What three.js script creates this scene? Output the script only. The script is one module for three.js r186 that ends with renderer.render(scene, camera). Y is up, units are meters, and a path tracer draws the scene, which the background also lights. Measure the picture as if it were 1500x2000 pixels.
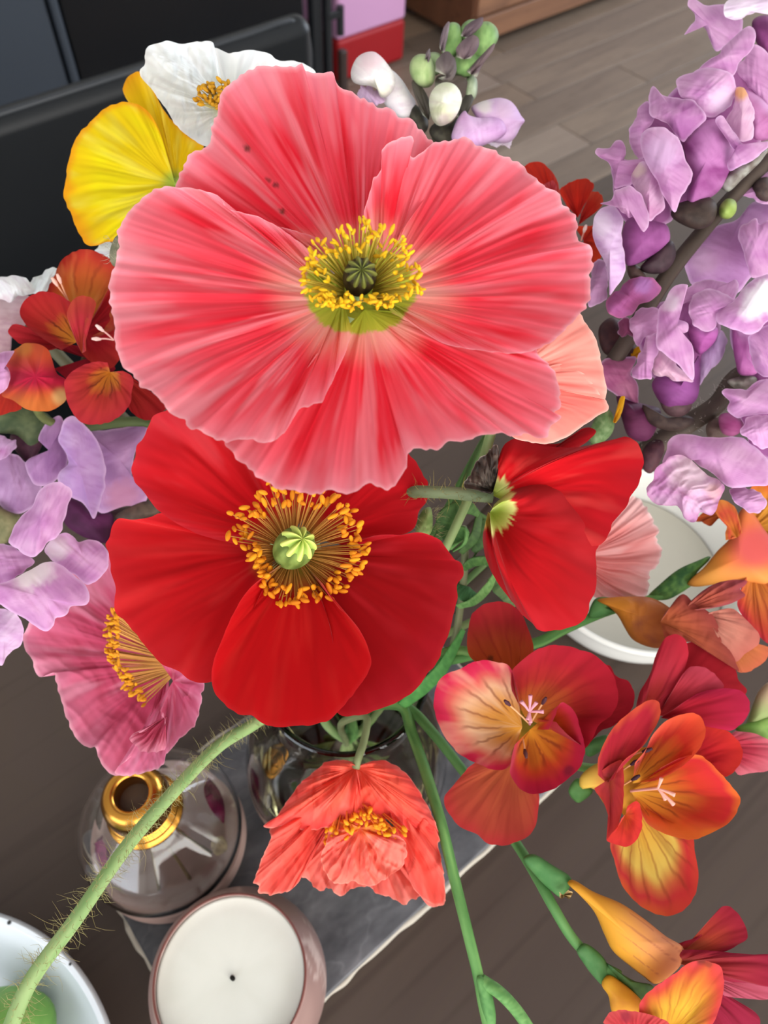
import * as THREE from 'three';
import { mergeGeometries, mergeVertices } from 'three/addons/utils/BufferGeometryUtils.js';
import { RoundedBoxGeometry } from 'three/addons/geometries/RoundedBoxGeometry.js';
import { RectAreaLightUniformsLib } from 'three/addons/lights/RectAreaLightUniformsLib.js';

/* ------------------------------------------------ camera, sky, lights, exposure */
const FOC = 1511, CX = 750, CY = 1000, EYE = 1.28, NADIR = [690, 2050];   // lens of a phone held over the bouquet
const scene = new THREE.Scene();
RectAreaLightUniformsLib.init();
const dn = new THREE.Vector3((NADIR[0] - CX) / FOC, -(NADIR[1] - CY) / FOC, -1).normalize();
const upC = dn.clone().negate(), fw = new THREE.Vector3(0, 0, -1);
const zB = fw.addScaledVector(upC, -fw.dot(upC)).normalize().negate(), xR = new THREE.Vector3().crossVectors(upC, zB);
const RM = new THREE.Matrix4().set(xR.x, xR.y, xR.z, 0, upC.x, upC.y, upC.z, 0, zB.x, zB.y, zB.z, 0, 0, 0, 0, 1);
const camera = new THREE.PerspectiveCamera(2 * Math.atan(1000 / FOC) * 180 / Math.PI, 0.75, 0.01, 40);
camera.position.set(0, EYE, 0);
camera.quaternion.setFromRotationMatrix(RM);
camera.focus = 0.245; camera.userData.fStop = 16;
scene.add(camera);
const renderer = new THREE.WebGLRenderer({ antialias: true });
renderer.toneMapping = THREE.LinearToneMapping;
renderer.toneMappingExposure = 0.56;
renderer.shadowMap.enabled = true;
scene.background = new THREE.Color().setRGB(1.6, 1.75, 2.0);
const YAW = 42 * Math.PI / 180;                       // the room and the table stand turned to the camera
const W = (x, y, z) => new THREE.Vector3(x * Math.cos(YAW) + z * Math.sin(YAW), y, -x * Math.sin(YAW) + z * Math.cos(YAW));
const LO = p => [p.x * Math.cos(YAW) - p.z * Math.sin(YAW), p.y, p.x * Math.sin(YAW) + p.z * Math.cos(YAW)];
const XL = -2.6, XR = 4.6, ZF = -2.62, ZN = 2.4, HC = 2.6;   // the room in its own axes
function windowLight(w, h, pos, look, k, col) {
  const l = new THREE.RectAreaLight(col, k, w, h);
  l.position.copy(pos); l.lookAt(look); scene.add(l); return l;
}
windowLight(3.0, 1.9, W(-0.2, 1.55, ZN - 0.06), W(-0.2, 1.55, -3), 9.5, 0xfffaf2);       // window behind the photographer
windowLight(1.9, 1.9, W(XR - 0.06, 1.5, -0.5), W(-3, 1.5, -0.5), 17, 0xe6f0ff);         // window at the far right end
windowLight(2.0, 1.9, W(XL + 0.06, 1.5, 0.6), W(3, 1.5, 0.6), 7, 0xf0f5ff);             // window on the left

/* ------------------------------------------------ helpers */
const V3 = (x, y, z) => new THREE.Vector3(x, y, z);
function ray(px, py) { return V3((px - CX) / FOC, -(py - CY) / FOC, -1).applyMatrix4(RM); }
function U(px, py, d) { return ray(px, py).multiplyScalar(d).add(V3(0, EYE, 0)); }
function G(px, py, y) { const r = ray(px, py); return r.multiplyScalar((y - EYE) / r.y).add(V3(0, EYE, 0)); }
function mulberry(a) { return () => { a |= 0; a = a + 0x6D2B79F5 | 0; let t = Math.imul(a ^ a >>> 15, 1 | a); t = t + Math.imul(t ^ t >>> 7, 61 | t) ^ t; return ((t ^ t >>> 14) >>> 0) / 4294967296; }; }
function hash2(i, j) { let h = Math.imul(i, 374761393) + Math.imul(j, 668265263) | 0; h = Math.imul(h ^ h >>> 13, 1274126177); return ((h ^ h >>> 16) >>> 0) / 4294967296; }
const sm = t => t * t * (3 - 2 * t), clamp = (t, a = 0, b = 1) => Math.min(b, Math.max(a, t)), mixn = (a, b, t) => a + (b - a) * t, sst = (a, b, x) => sm(clamp((x - a) / (b - a)));
function n2(x, y) { const i = Math.floor(x), j = Math.floor(y), f = sm(x - i), g = sm(y - j); return mixn(mixn(hash2(i, j), hash2(i + 1, j), f), mixn(hash2(i, j + 1), hash2(i + 1, j + 1), f), g); }
function fbm(x, y, o = 4) { let s = 0, a = 0.5, t = 0; for (let k = 0; k < o; k++) { s += a * n2(x, y); t += a; x = x * 2.03 + 17.3; y = y * 2.03 + 9.1; a *= 0.5; } return s / t; }
const hexCache = {};
function hx(h) { if (hexCache[h]) return hexCache[h]; const c = new THREE.Color(h); return hexCache[h] = [c.r, c.g, c.b]; }
const mixc = (a, b, t) => [a[0] + (b[0] - a[0]) * t, a[1] + (b[1] - a[1]) * t, a[2] + (b[2] - a[2]) * t];
function ramp(st, v) { if (v <= st[0][0]) return hx(st[0][1]); for (let i = 1; i < st.length; i++) if (v <= st[i][0]) return mixc(hx(st[i - 1][1]), hx(st[i][1]), (v - st[i - 1][0]) / (st[i][0] - st[i - 1][0])); return hx(st[st.length - 1][1]); }

const names = {}, org = new WeakMap();
function numbered(n) { const k = names[n] = (names[n] ?? -1) + 1; return k ? n + '_' + String(k).padStart(3, '0') : n; }
function tag(o, label, category, group, kind) { if (label) o.userData.label = label; if (category) o.userData.category = category; if (group) o.userData.group = group; if (kind) o.userData.kind = kind; return o; }
function thing(name, label, category, pos, group) { const o = new THREE.Group(); o.name = numbered(name); o.position.copy(pos); org.set(o, pos.clone()); scene.add(o); return tag(o, label, category, group); }
function sub(parent, name, label) { const o = new THREE.Group(); o.name = name; org.set(o, org.get(parent)); parent.add(o); if (label) o.userData.label = label; return o; }
// a mesh from a geometry in world coordinates, hung under its parent
function put(parent, name, geo, mat, label) {
  const p = org.get(parent) || V3(0, 0, 0); geo.translate(-p.x, -p.y, -p.z);
  const m = new THREE.Mesh(geo, mat); m.name = name; m.castShadow = m.receiveShadow = true; org.set(m, p); parent.add(m); if (label) m.userData.label = label; return m;
}
function struct(name, geo, mat, parent = scene) { const m = new THREE.Mesh(geo, mat); m.name = parent === scene ? numbered(name) : name; m.castShadow = m.receiveShadow = true; org.set(m, V3(0, 0, 0)); if (parent === scene) m.userData.kind = 'structure'; parent.add(m); return m; }

/* materials */
const petalMat = new THREE.MeshPhysicalMaterial({ vertexColors: true, roughness: 1, transmission: 0.3, thickness: 0, side: THREE.DoubleSide, sheen: 0.06, sheenRoughness: 0.6, specularIntensity: 0.25 });
const waxPetal = new THREE.MeshPhysicalMaterial({ vertexColors: true, roughness: 0.62, side: THREE.DoubleSide, specularIntensity: 0.35 });
const leafMat = new THREE.MeshPhysicalMaterial({ vertexColors: true, roughness: 0.6, side: THREE.DoubleSide, specularIntensity: 0.4 });
const vcMat = new THREE.MeshPhysicalMaterial({ vertexColors: true, roughness: 0.7, specularIntensity: 0.35 });
function std(hex, rough = 0.6, metal = 0, o = {}) { return new THREE.MeshPhysicalMaterial({ color: new THREE.Color(hex), roughness: rough, metalness: metal, ...o }); }

/* polyline resampling */
function resample(pts, n, closed) {
  const c = new THREE.CatmullRomCurve3(pts.map(p => V3(p[0], p[1], p[2] || 0)), !!closed, 'centripetal');
  c.arcLengthDivisions = Math.max(200, pts.length * 12);
  const out = []; for (let i = 0; i <= n; i++) { const q = c.getPointAt(i / n); out.push([q.x, q.y, q.z]); } return out;
}
/* a thin curved sheet: fans from its base to its rim, each point at its own distance */
let seedN = 0;
function S(parent, name, base, rim, o = {}) {
  const sd = (o.seed ?? ++seedN) * 7.31, nu = o.nu || 72, nv = o.nv || 22, closed = !!o.closed;
  const R = resample(rim, nu, closed), [cx, cy] = o.c || base, [gx, gy] = o.g || [0, 0], d0 = o.d;
  const b2 = o.base2 || base;
  const pos = [], col = [], idx = [];
  const kf = o.kf || 14, fold = (o.fold ?? 0.6) / 1000, kr = o.kr || 9, ruf = (o.ruf || 0) / 1000, cup = (o.cup || 0) / 1000, bul = (o.bulge || 0) / 1000, jag = o.jag ?? 1.2, lift = (o.lift || 0) / 1000, dome = (o.dome || 0) / 1000, crk = (o.crk || 0) / 1000, roll = (o.roll || 0) / 1000;
  const cols = nu + 1, back = o.solid ? 2 : 1, L = [];
  for (let s = 0; s < back; s++) for (let i = 0; i <= nu; i++) {
    const u = i / nu, bx = mixn(base[0], b2[0], u), by = mixn(base[1], b2[1], u), rx = R[i][0] - bx, ry = R[i][1] - by, len = Math.hypot(rx, ry) || 1;
    for (let j = 0; j <= nv; j++) {
      const v = j / nv, un = closed ? 0.5 + 0.5 * Math.cos(2 * Math.PI * u) : u;
      const wv = o.wav ? o.wav * (n2(Math.cos(2 * Math.PI * u) * 3.4 + sd, Math.sin(2 * Math.PI * u) * 3.4) - 0.5) * 2 * Math.pow(v, 5) / len : 0, jg = 1 + wv + jag * (n2(u * nu * 0.33 + sd, 3) - 0.5) * 2 * Math.pow(v, 10) / len;
      const sw = (o.swirl || 0) * Math.sin(Math.PI * v);
      const x = bx + rx * v * jg - ry * sw, y = by + ry * v * jg + rx * sw;
      const kk = closed ? [Math.cos(2 * Math.PI * u) * kf * 0.2 + sd, Math.sin(2 * Math.PI * u) * kf * 0.2 + v * 0.7] : [u * kf + sd + 0.5 * n2(v * 3, u * 5), v * 0.9 + sd];
      let h = cup * Math.pow(v, 1.8) + bul * Math.sin(Math.PI * Math.min(1, v)) + lift * sst(0, 0.5, v) + (R[i][2] || 0) / 1000 * v * v;
      h += fold * (n2(kk[0], kk[1]) - 0.5) * 2 * sst(0, 0.35, v) + 0.4 * fold * (n2(kk[0] * 2.7, kk[1] * 1.5 + 5) - 0.5) * 2 * sst(0.1, 0.5, v) + 0.16 * fold * (n2(kk[0] * 6.1, kk[1] * 3 + 9) - 0.5) * 2 * sst(0.15, 0.5, v);
      if (ruf) h += ruf * (closed ? n2(Math.cos(2 * Math.PI * u) * kr * 0.25 + sd, Math.sin(2 * Math.PI * u) * kr * 0.25) - 0.5 : n2(u * kr + sd, 7.7) - 0.5) * 2 * Math.pow(v, 4);
      if (crk) { const ca = o.ca || 0, e = (x * Math.cos(ca) + y * Math.sin(ca)) / (o.cw || 15), l = (-x * Math.sin(ca) + y * Math.cos(ca)) / ((o.cw || 15) * 3.2), q = fbm(e + 0.8 * n2(l * 2, e * 0.5) + sd, l, 3); h += crk * (0.5 - Math.abs(2 * q - 1) * 1.6) * sst(0, 0.2, v); }
      if (o.lob) { const R0 = o.size, c1 = Math.cos(o.th), s1 = Math.sin(o.th), e = ((x - cx) * c1 + (y - cy) * s1) / R0, l = (-(x - cx) * s1 + (y - cy) * c1) / R0; h += o.lob / 1000 * ((1 - v * v) * 0.75 - 0.9 * e * e + 0.55 * l * l * (o.sad ?? 1) + 0.35 * e) + 0.0011 * (n2(e * 5 + sd, l * 1.2) - 0.5) + 0.0005 * (n2(e * 15 + sd, l * 3) - 0.5) + 0.0016 * (n2(Math.cos(2 * Math.PI * u) * 2.2 + sd, Math.sin(2 * Math.PI * u) * 2.2) - 0.5) * v * v * v; }
      if (roll) h -= roll * sst(0.8, 1, v);
      if (o.rel) h += o.rel(u, v, x, y) / 1000;
      if (dome) h += (s ? -1 : 1) * dome * Math.sqrt(Math.max(0, 1 - v * v)) * (s ? (o.backK ?? 0.7) : 1);
      const d = d0 * (1 + gx * (x - cx) / 1000 + gy * (y - cy) / 1000) - h;
      const p = U(x, y, d); pos.push(p.x, p.y, p.z);
      const c = o.col(u, v, x, y, sd); col.push(c[0], c[1], c[2]);
    }
  }
  for (let s = 0; s < back; s++) for (let i = 0; i < nu; i++) for (let j = 0; j < nv; j++) {
    const o0 = s * cols * (nv + 1), i2 = closed && i + 1 === nu ? 0 : i + 1, a = o0 + i * (nv + 1) + j, b = o0 + i2 * (nv + 1) + j;
    if (s) idx.push(a, a + 1, b, b, a + 1, b + 1); else idx.push(a, b, a + 1, b, b + 1, a + 1);
  }
  let g = new THREE.BufferGeometry();
  g.setAttribute('position', new THREE.Float32BufferAttribute(pos, 3)); g.setAttribute('color', new THREE.Float32BufferAttribute(col, 3)); g.setIndex(idx);
  g = mergeVertices(g, 1e-6);
  g.computeVertexNormals();
  return put(parent, name, g, o.mat || petalMat, o.label);
}
/* a closed body with the given outline: bud, tube of a flower, calyx */
const pod = (parent, name, rim, o) => { let x = 0, y = 0; for (const p of rim) { x += p[0]; y += p[1]; } x /= rim.length; y /= rim.length; return S(parent, name, o.at || [x, y], rim, { closed: true, solid: true, nu: 40, nv: 12, jag: 0, fold: 0, mat: waxPetal, dome: 6, ...o, c: o.c || [x, y] }); };
/* a free lobe with a closed outline, curved about its middle */
const lobe = (parent, name, rim, o) => { let x = 0, y = 0; for (const p of rim) { x += p[0]; y += p[1]; } x /= rim.length; y /= rim.length; let sz = 0; for (const p of rim) sz = Math.max(sz, Math.hypot(p[0] - x, p[1] - y)); const th = (o.seed ?? seedN + 1) * 2.4; return S(parent, name, o.at || [x, y], rim, { closed: true, nu: 64, nv: 16, jag: 0.8, fold: 0, th, size: sz, ...o, c: o.c2 || [x, y], lob: o.lob ?? o.dome ?? 4, dome: 0, ruf: 0 }); };

/* colour of a petal: stops from base to rim, streaks along the fan, spots where the petal has them */
function pc(stops, q = {}) {
  const ks = q.ks || 26, deep = q.deep && hx(q.deep), pale = q.pale && hx(q.pale), edge = q.edge && hx(q.edge);
  return (u, v, x, y, sd) => {
    const uu = q.round ? Math.atan2(y - q.round[1], x - q.round[0]) * 3 : u;
    const vv = v + (n2(uu * ks * 1.4 + sd, v * 2) - 0.5) * (q.j ?? 0.12);
    let c = ramp(stops, vv);
    if (deep) c = mixc(c, deep, clamp((fbm(uu * ks + sd, v * 1.6 + sd, 3) - 0.48) * 4) * (q.da ?? 0.7) * sst(0.02, 0.25, v) * (1 - 0.6 * sst(0.75, 1, v)));
    if (pale) c = mixc(c, pale, clamp((fbm(uu * ks * 1.3 + sd + 40, v * 2.2 + sd, 3) - 0.5) * 4) * (q.pa ?? 0.6));
    c = mixc(c, [c[0] * 0.72, c[1] * 0.6, c[2] * 0.62], clamp((n2(uu * ks * 4.3 + sd, v * 2.5 + sd) - 0.45) * 2) * (q.fa ?? 0.3) * sst(0.05, 0.3, v));
    if (q.pre) c = q.pre(c, x, y, uu, v, sd);
    if (q.vein) { const f = Math.abs(((uu * q.vn + 0.25 * n2(v * 6, sd) + 0.15 * n2(v * 20, u * 9)) % 1 + 1) % 1 - 0.5); c = mixc(c, hx(q.vein), (1 - sst(0.03, 0.13, f)) * sst(q.v0 ?? 0.1, (q.v0 ?? 0.1) + 0.1, v) * (1 - sst(q.v1 ?? 0.6, (q.v1 ?? 0.6) + 0.2, v)) * (q.va ?? 0.7)); }
    if (edge) c = mixc(c, edge, sst(q.e0 ?? 0.96, 1, v) * (q.ea ?? 0.8));
    if (q.spots) for (const [sx, sy, r, h, a] of q.spots) { const t = 1 - sst(0.35, 1, Math.hypot(x - sx, y - sy) / r * (0.7 + 0.6 * fbm(x / r * 1.7, y / r * 1.7, 2))); if (t > 0) c = mixc(c, hx(h), t * (a ?? 0.8)); }
    return c;
  };
}
const plain = (h, h2, k = 20) => (u, v, x, y, sd) => mixc(hx(h), hx(h2 || h), clamp((fbm(x / k + sd, y / k, 3) - 0.3) * 2.2));

/* tapered tube through points in the world */
function tubeGeo(pts, rad, o = {}) {
  const c = new THREE.CatmullRomCurve3(pts, false, 'centripetal'), n = o.n || Math.max(12, pts.length * 8), m = o.m || 10;
  const fr = c.computeFrenetFrames(n, false), pos = [], col = [], idx = [];
  const rr = t => Array.isArray(rad) ? (() => { const k = t * (rad.length - 1), i = Math.min(rad.length - 2, Math.floor(k)); return mixn(rad[i], rad[i + 1], k - i); })() : rad;
  for (let i = 0; i <= n; i++) {
    const t = i / n, p = c.getPointAt(t), r = rr(t);
    for (let j = 0; j <= m; j++) {
      const a = j / m * 2 * Math.PI, q = p.clone().addScaledVector(fr.normals[i], Math.cos(a) * r * (o.flat || 1)).addScaledVector(fr.binormals[i], Math.sin(a) * r);
      pos.push(q.x, q.y, q.z);
      const cc = o.col ? o.col(t, a) : [1, 1, 1]; col.push(...cc);
    }
  }
  const ring = k => k * (m + 1);
  for (let i = 0; i < n; i++) for (let j = 0; j < m; j++) { const a = ring(i) + j, b = ring(i + 1) + j; idx.push(a, a + 1, b, b, a + 1, b + 1); }
  for (const e of [0, n]) { const k = pos.length / 3, p = c.getPointAt(e / n); pos.push(p.x, p.y, p.z); col.push(...(o.col ? o.col(e / n, 0) : [1, 1, 1])); for (let j = 0; j < m; j++) { const a = ring(e) + j; if (e) idx.push(a, a + 1, k); else idx.push(a + 1, a, k); } }
  const g = new THREE.BufferGeometry();
  g.setAttribute('position', new THREE.Float32BufferAttribute(pos, 3)); g.setAttribute('color', new THREE.Float32BufferAttribute(col, 3)); g.setIndex(idx);
  g.computeVertexNormals(); return g;
}
const green = (a, b, k = 9) => (t, an) => mixc(hx(a), hx(b), clamp(fbm(t * k * 3, an * 2 + k, 3) * 1.3 - 0.15));
/* stem through pixels with distances */
function stem(parent, name, pp, rad, a = '#5f8048', b = '#86a468', o = {}) { return put(parent, name, tubeGeo(pp.map(p => p.isVector3 ? p : U(p[0], p[1], p[2])), rad, { col: green(a, b), n: pp.length * 10, ...o }), o.mat || leafMat, o.label); }
function hairs(parent, pp, rad, n, len, seed, color = '#9a8a4c') {
  const c = new THREE.CatmullRomCurve3(pp.map(p => p.isVector3 ? p : U(p[0], p[1], p[2])), false, 'centripetal'), r = mulberry(seed), gs = [];
  for (let i = 0; i < n; i++) {
    const t = 0.02 + 0.96 * r(), p = c.getPointAt(t), tg = c.getTangentAt(t), e = V3(r() - 0.5, r() - 0.5, r() - 0.5).cross(tg).normalize(), q = p.clone().addScaledVector(e, rad * 0.9);
    const l = len * (0.5 + r()), mid = q.clone().addScaledVector(e, l * 0.6).addScaledVector(tg, l * (r() - 0.6)), end = mid.clone().addScaledVector(e, l * 0.4).addScaledVector(V3(r() - 0.5, r() - 0.5, r() - 0.5), l);
    gs.push(tubeGeo([q, mid, end], [0.00007, 0.00006, 0.00002], { n: 4, m: 3, col: () => hx(color) }));
  }
  const m = put(parent, 'stem_hair', mergeGeometries(gs), vcMat, 'fine pale hairs along the stem'); m.userData.kind = 'stuff'; return m;
}
/* stamens: thin filament, plump anther */
function stamen(parent, b, t, o) {
  const r = o.r, mid = b.clone().lerp(t, 0.5).addScaledVector(o.bend, (r() - 0.3) * 0.5), dir = t.clone().sub(mid).normalize();
  const e = dir.clone().multiplyScalar(0.6).add(V3(r() - 0.5, r() - 0.5, r() - 0.5).multiplyScalar(1.3)).normalize(), L = o.len * (0.75 + 0.5 * r()), th = o.th * (0.8 + 0.4 * r());
  const fil = tubeGeo([b, mid, t], o.fr || 0.00022, { n: 6, m: 4, col: () => hx(o.fc) });
  const c1 = hx(o.ac), c2 = hx(o.ac2), k = r(), cc = mixc(c1, c2, k);
  const a0 = t.clone().addScaledVector(e, -L / 2), a1 = t.clone().addScaledVector(e, L / 2);
  const an = tubeGeo([a0, t, a1], [th * 0.45, th, th * 1.05, th, th * 0.4], { n: 6, m: 6, col: () => cc });
  return put(parent, 'stamen', mergeGeometries([fil, an]), vcMat);
}

/* ------------------------------------------------ textures of the large surfaces */
function tex(w, h, fn, srgb = true, rep) {
  const d = new Uint8Array(w * h * 4);
  for (let j = 0; j < h; j++) for (let i = 0; i < w; i++) { const c = fn(i, j), k = (j * w + i) * 4; d[k] = c[0]; d[k + 1] = c[1]; d[k + 2] = c[2]; d[k + 3] = 255; }
  const t = new THREE.DataTexture(d, w, h); t.wrapS = t.wrapT = THREE.MirroredRepeatWrapping; t.magFilter = THREE.LinearFilter; t.minFilter = THREE.LinearMipmapLinearFilter; t.generateMipmaps = true;
  if (srgb) t.colorSpace = THREE.SRGBColorSpace; if (rep) t.repeat.set(...rep); t.needsUpdate = true; return t;
}
const rgb = h => [parseInt(h.slice(1, 3), 16), parseInt(h.slice(3, 5), 16), parseInt(h.slice(5, 7), 16)];
function wood(w, h, a, b, c, sd, sx, sy) {
  const A = rgb(a), B = rgb(b), C = rgb(c);
  return tex(w, h, (i, j) => {
    const wob = 6 * fbm(i / w * 2 + sd, j / h * 2, 2), g = fbm(i / w * sx + sd, j / h * sy + wob, 4), f = fbm(i / w * sx * 6 + sd, j / h * sy * 9, 2);
    let m = mixc(A, B, clamp((g - 0.25) * 2)); m = mixc(m, C, sst(0.62, 0.85, f) * 0.5); return m;
  });
}
const tableTex = wood(1024, 1024, '#463a34', '#51453d', '#3d322c', 3.1, 2, 16);
const plankTex = [wood(512, 128, '#86786c', '#9a8b7c', '#6f6156', 11, 3, 5), wood(512, 128, '#7c7066', '#928476', '#62564c', 23, 3, 6), wood(512, 128, '#8c7b6a', '#9e8d7c', '#746455', 37, 2, 5)];
const cabTex = wood(512, 256, '#7a553e', '#94694c', '#5c3c2a', 51, 3, 9);
const stoneTex = tex(512, 512, (i, j) => { const a = fbm(i / 60 + 3, j / 60, 5), b = fbm(i / 14, j / 14 + 9, 3), v = Math.abs(fbm(i / 90 + 20, j / 90, 4) - 0.5); const k = clamp((a - 0.3) * 1.6) * 0.6 + b * 0.35 + (1 - sst(0, 0.03, v)) * 0.16; return mixc([60, 61, 66], [138, 138, 142], k); });
const stoneBump = tex(256, 256, (i, j) => { const k = 255 * fbm(i / 9, j / 9, 4); return [k, k, k]; }, false);

/* ------------------------------------------------ the room */
const roomG = (g, x, y, z) => { g.translate(x, y, z); g.rotateY(YAW); return g; };
const bx = (w, h, d, x, y, z) => roomG(new THREE.BoxGeometry(w, h, d), x, y, z);
const rbx = (w, h, d, x, y, z, r = 0.006, s = 3) => roomG(new RoundedBoxGeometry(w, h, d, s, r), x, y, z);
const wallMat = std('#d9d6d0', 0.9), ceilMat = std('#ecebe7', 0.9), frameMat = std('#e8e8e6', 0.5), paneMat = new THREE.MeshPhysicalMaterial({ color: 0xffffff, transmission: 1, thickness: 0, roughness: 0, ior: 1.45 });
const RW = XR - XL, RD = ZN - ZF, RX = (XL + XR) / 2, RZ = (ZF + ZN) / 2;
const floorBase = struct('floor', bx(RW + 0.4, 0.12, RD + 0.4, RX, -0.075, RZ), std('#5c5048', 0.6));
const plankMats = []; for (let k = 0; k < 6; k++) { const m = std(['#ffffff', '#e6e2de', '#f4ece4', '#d8d2cc', '#ffffff', '#ece6e0'][k], 0.34); m.map = plankTex[k % 3]; m.specularIntensity = 0.6; plankMats.push(m); }
{
  const r = mulberry(77), PW = 0.142, PL = 1.25, pg = new RoundedBoxGeometry(PL - 0.003, 0.014, PW - 0.003, 1, 0.0015);
  for (let k = 0; k < 21; k++) { const z = ZF + 0.08 + PW * k; for (let x = XL + 0.65 - r() * 0.9; x < XR + 0.6; x += PL) {
    const m = struct('plank', pg, plankMats[Math.floor(r() * 6)], floorBase); m.position.copy(W(x, -0.008, z)); m.rotation.y = YAW + (r() < 0.5 ? Math.PI : 0); } }
}
struct('ceiling', bx(RW + 0.4, 0.15, RD + 0.4, RX, HC + 0.075, RZ), ceilMat);
function wallWith(name, len, th, win, place) {          // a wall with one opening, built from four blocks, running along its own x
  const [wx, wy, ww, wh] = win, gs = [], b = (x0, x1, y0, y1) => { const g = new THREE.BoxGeometry(x1 - x0, y1 - y0, th); g.translate((x0 + x1) / 2, (y0 + y1) / 2, 0); gs.push(g); };
  if (ww) { b(-len / 2, wx - ww / 2, 0, HC); b(wx + ww / 2, len / 2, 0, HC); b(wx - ww / 2, wx + ww / 2, 0, wy - wh / 2); b(wx - ww / 2, wx + ww / 2, wy + wh / 2, HC); } else b(-len / 2, len / 2, 0, HC);
  const g = mergeGeometries(gs); place(g); g.rotateY(YAW); return struct(name, g, wallMat);
}
let winN = 0;
function windowIn(win, place) {
  const [wx, wy, ww, wh] = win, gs = [], b = (w, h, x, y, d = 0.06) => { const g = new THREE.BoxGeometry(w, h, d); g.translate(wx + x, wy + y, 0); gs.push(g); };
  b(ww, 0.06, 0, wh / 2 - 0.03); b(ww, 0.06, 0, -wh / 2 + 0.03); b(0.06, wh, ww / 2 - 0.03, 0); b(0.06, wh, -ww / 2 + 0.03, 0); b(0.05, wh, 0, 0);
  const g = mergeGeometries(gs); place(g); g.rotateY(YAW); const m = struct('window_' + (++winN), g, frameMat);
  for (const s of [-1, 1]) { const p = new THREE.PlaneGeometry(ww / 2 - 0.08, wh - 0.11); p.translate(wx + s * ww / 4, wy, -0.01); place(p); p.rotateY(YAW); struct('pane', p, paneMat, m); }
}
wallWith('wall_back', RW + 0.4, 0.2, [0, 0, 0, 0], g => g.translate(RX, 0, ZF - 0.1));
{ const wn = [-0.2 - RX, 1.55, 3.0, 1.9], pl = g => g.translate(RX, 0, ZN + 0.1); wallWith('wall_front', RW + 0.4, 0.2, wn, pl); windowIn(wn, pl); }
{ const wn = [0.5 + RZ, 1.5, 1.9, 1.9], pl = g => { g.rotateY(Math.PI / 2); g.translate(XR + 0.1, 0, RZ); }; wallWith('wall_right', RD, 0.2, wn, pl); windowIn(wn, pl); }
{ const wn = [-0.6 + RZ, 1.5, 2.0, 1.9], pl = g => { g.rotateY(Math.PI / 2); g.translate(XL - 0.1, 0, RZ); }; wallWith('wall_left', RD, 0.2, wn, pl); windowIn(wn, pl); }

/* ------------------------------------------------ furniture at the far side */
const atRoom = (px, py, zl) => { const r = ray(px, py), o = LO(V3(0, EYE, 0)), d = LO(r), t = (zl - o[2]) / d[2]; return [o[0] + d[0] * t, o[1] + d[1] * t]; };   // where the view through a pixel meets a plane parallel to the far wall
const blackGloss = std('#14171b', 0.16, 0, { specularIntensity: 0.7 }), blackSatin = std('#1c2024', 0.4), slateSatin = std('#3b434d', 0.45), brownMetal = std('#3a2c28', 0.5);
{
  const zf = -1.9, [xp0] = atRoom(95, 0, zf), [xp1] = atRoom(128, 60, zf), [xe] = atRoom(600, 20, zf), x0 = xp0 - 0.75, y1 = 1.25;
  const t = thing('display_cabinet', 'tall black cabinet with a slate grey door and a glossy dark door behind the chair', 'cabinet', W((x0 + xe) / 2, 0, zf - 0.2));
  put(t, 'carcass', bx(xe - x0, y1, 0.36, (x0 + xe) / 2, y1 / 2 + 0.02, zf - 0.215), blackSatin);
  put(t, 'door', rbx(xp0 - x0 - 0.008, y1 - 0.06, 0.03, (x0 + xp0) / 2 - 0.004, y1 / 2 + 0.02, zf - 0.015, 0.008), slateSatin, 'slate grey door');
  put(t, 'door_stile', rbx(xp1 - xp0, y1 - 0.06, 0.036, (xp0 + xp1) / 2, y1 / 2 + 0.02, zf - 0.012, 0.008), slateSatin);
  const gd = put(t, 'glass_door', rbx(xe - xp1 - 0.012, y1 - 0.06, 0.02, (xe + xp1) / 2 + 0.003, y1 / 2 + 0.02, zf - 0.022, 0.005), blackGloss, 'glossy black glass door');
  put(gd, 'door_handle', rbx(0.012, 0.16, 0.016, xe - 0.06, 0.62, zf - 0.004, 0.004), blackSatin);
}
{
  const zf = -1.93, [xa] = atRoom(606, 60, zf), [xb] = atRoom(640, 60, zf), [xc] = atRoom(664, 120, zf);
  const t = thing('folding_stand', 'dark folded metal stand with a hinge, between the black cabinet and the pink box', 'stand', W((xa + xb) / 2, 0, zf));
  put(t, 'frame_post', rbx((xb - xa) * 0.55, 1.1, 0.03, xa + (xb - xa) * 0.3, 0.55, zf, 0.006), blackSatin);
  put(t, 'frame_post', rbx((xb - xa) * 0.32, 0.98, 0.026, xb - (xb - xa) * 0.16, 0.49, zf + 0.012, 0.006), blackSatin);
  const [, yh] = atRoom(640, 40, zf); const h = new THREE.CylinderGeometry(0.011, 0.011, 0.075, 20); h.translate(xc - 0.012, yh, zf + 0.02); h.rotateY(YAW); put(t, 'hinge', h, blackSatin);
  put(t, 'hinge_plate', rbx(0.05, 0.02, 0.012, (xb + xc) / 2 - 0.01, yh + 0.02, zf + 0.022, 0.003), blackSatin);
  put(t, 'leg', rbx(0.024, Math.max(0.1, yh - 0.08), 0.024, xc - 0.006, Math.max(0.1, yh - 0.08) / 2, zf + 0.02, 0.005), brownMetal, 'brown leg of the stand');
}
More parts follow.
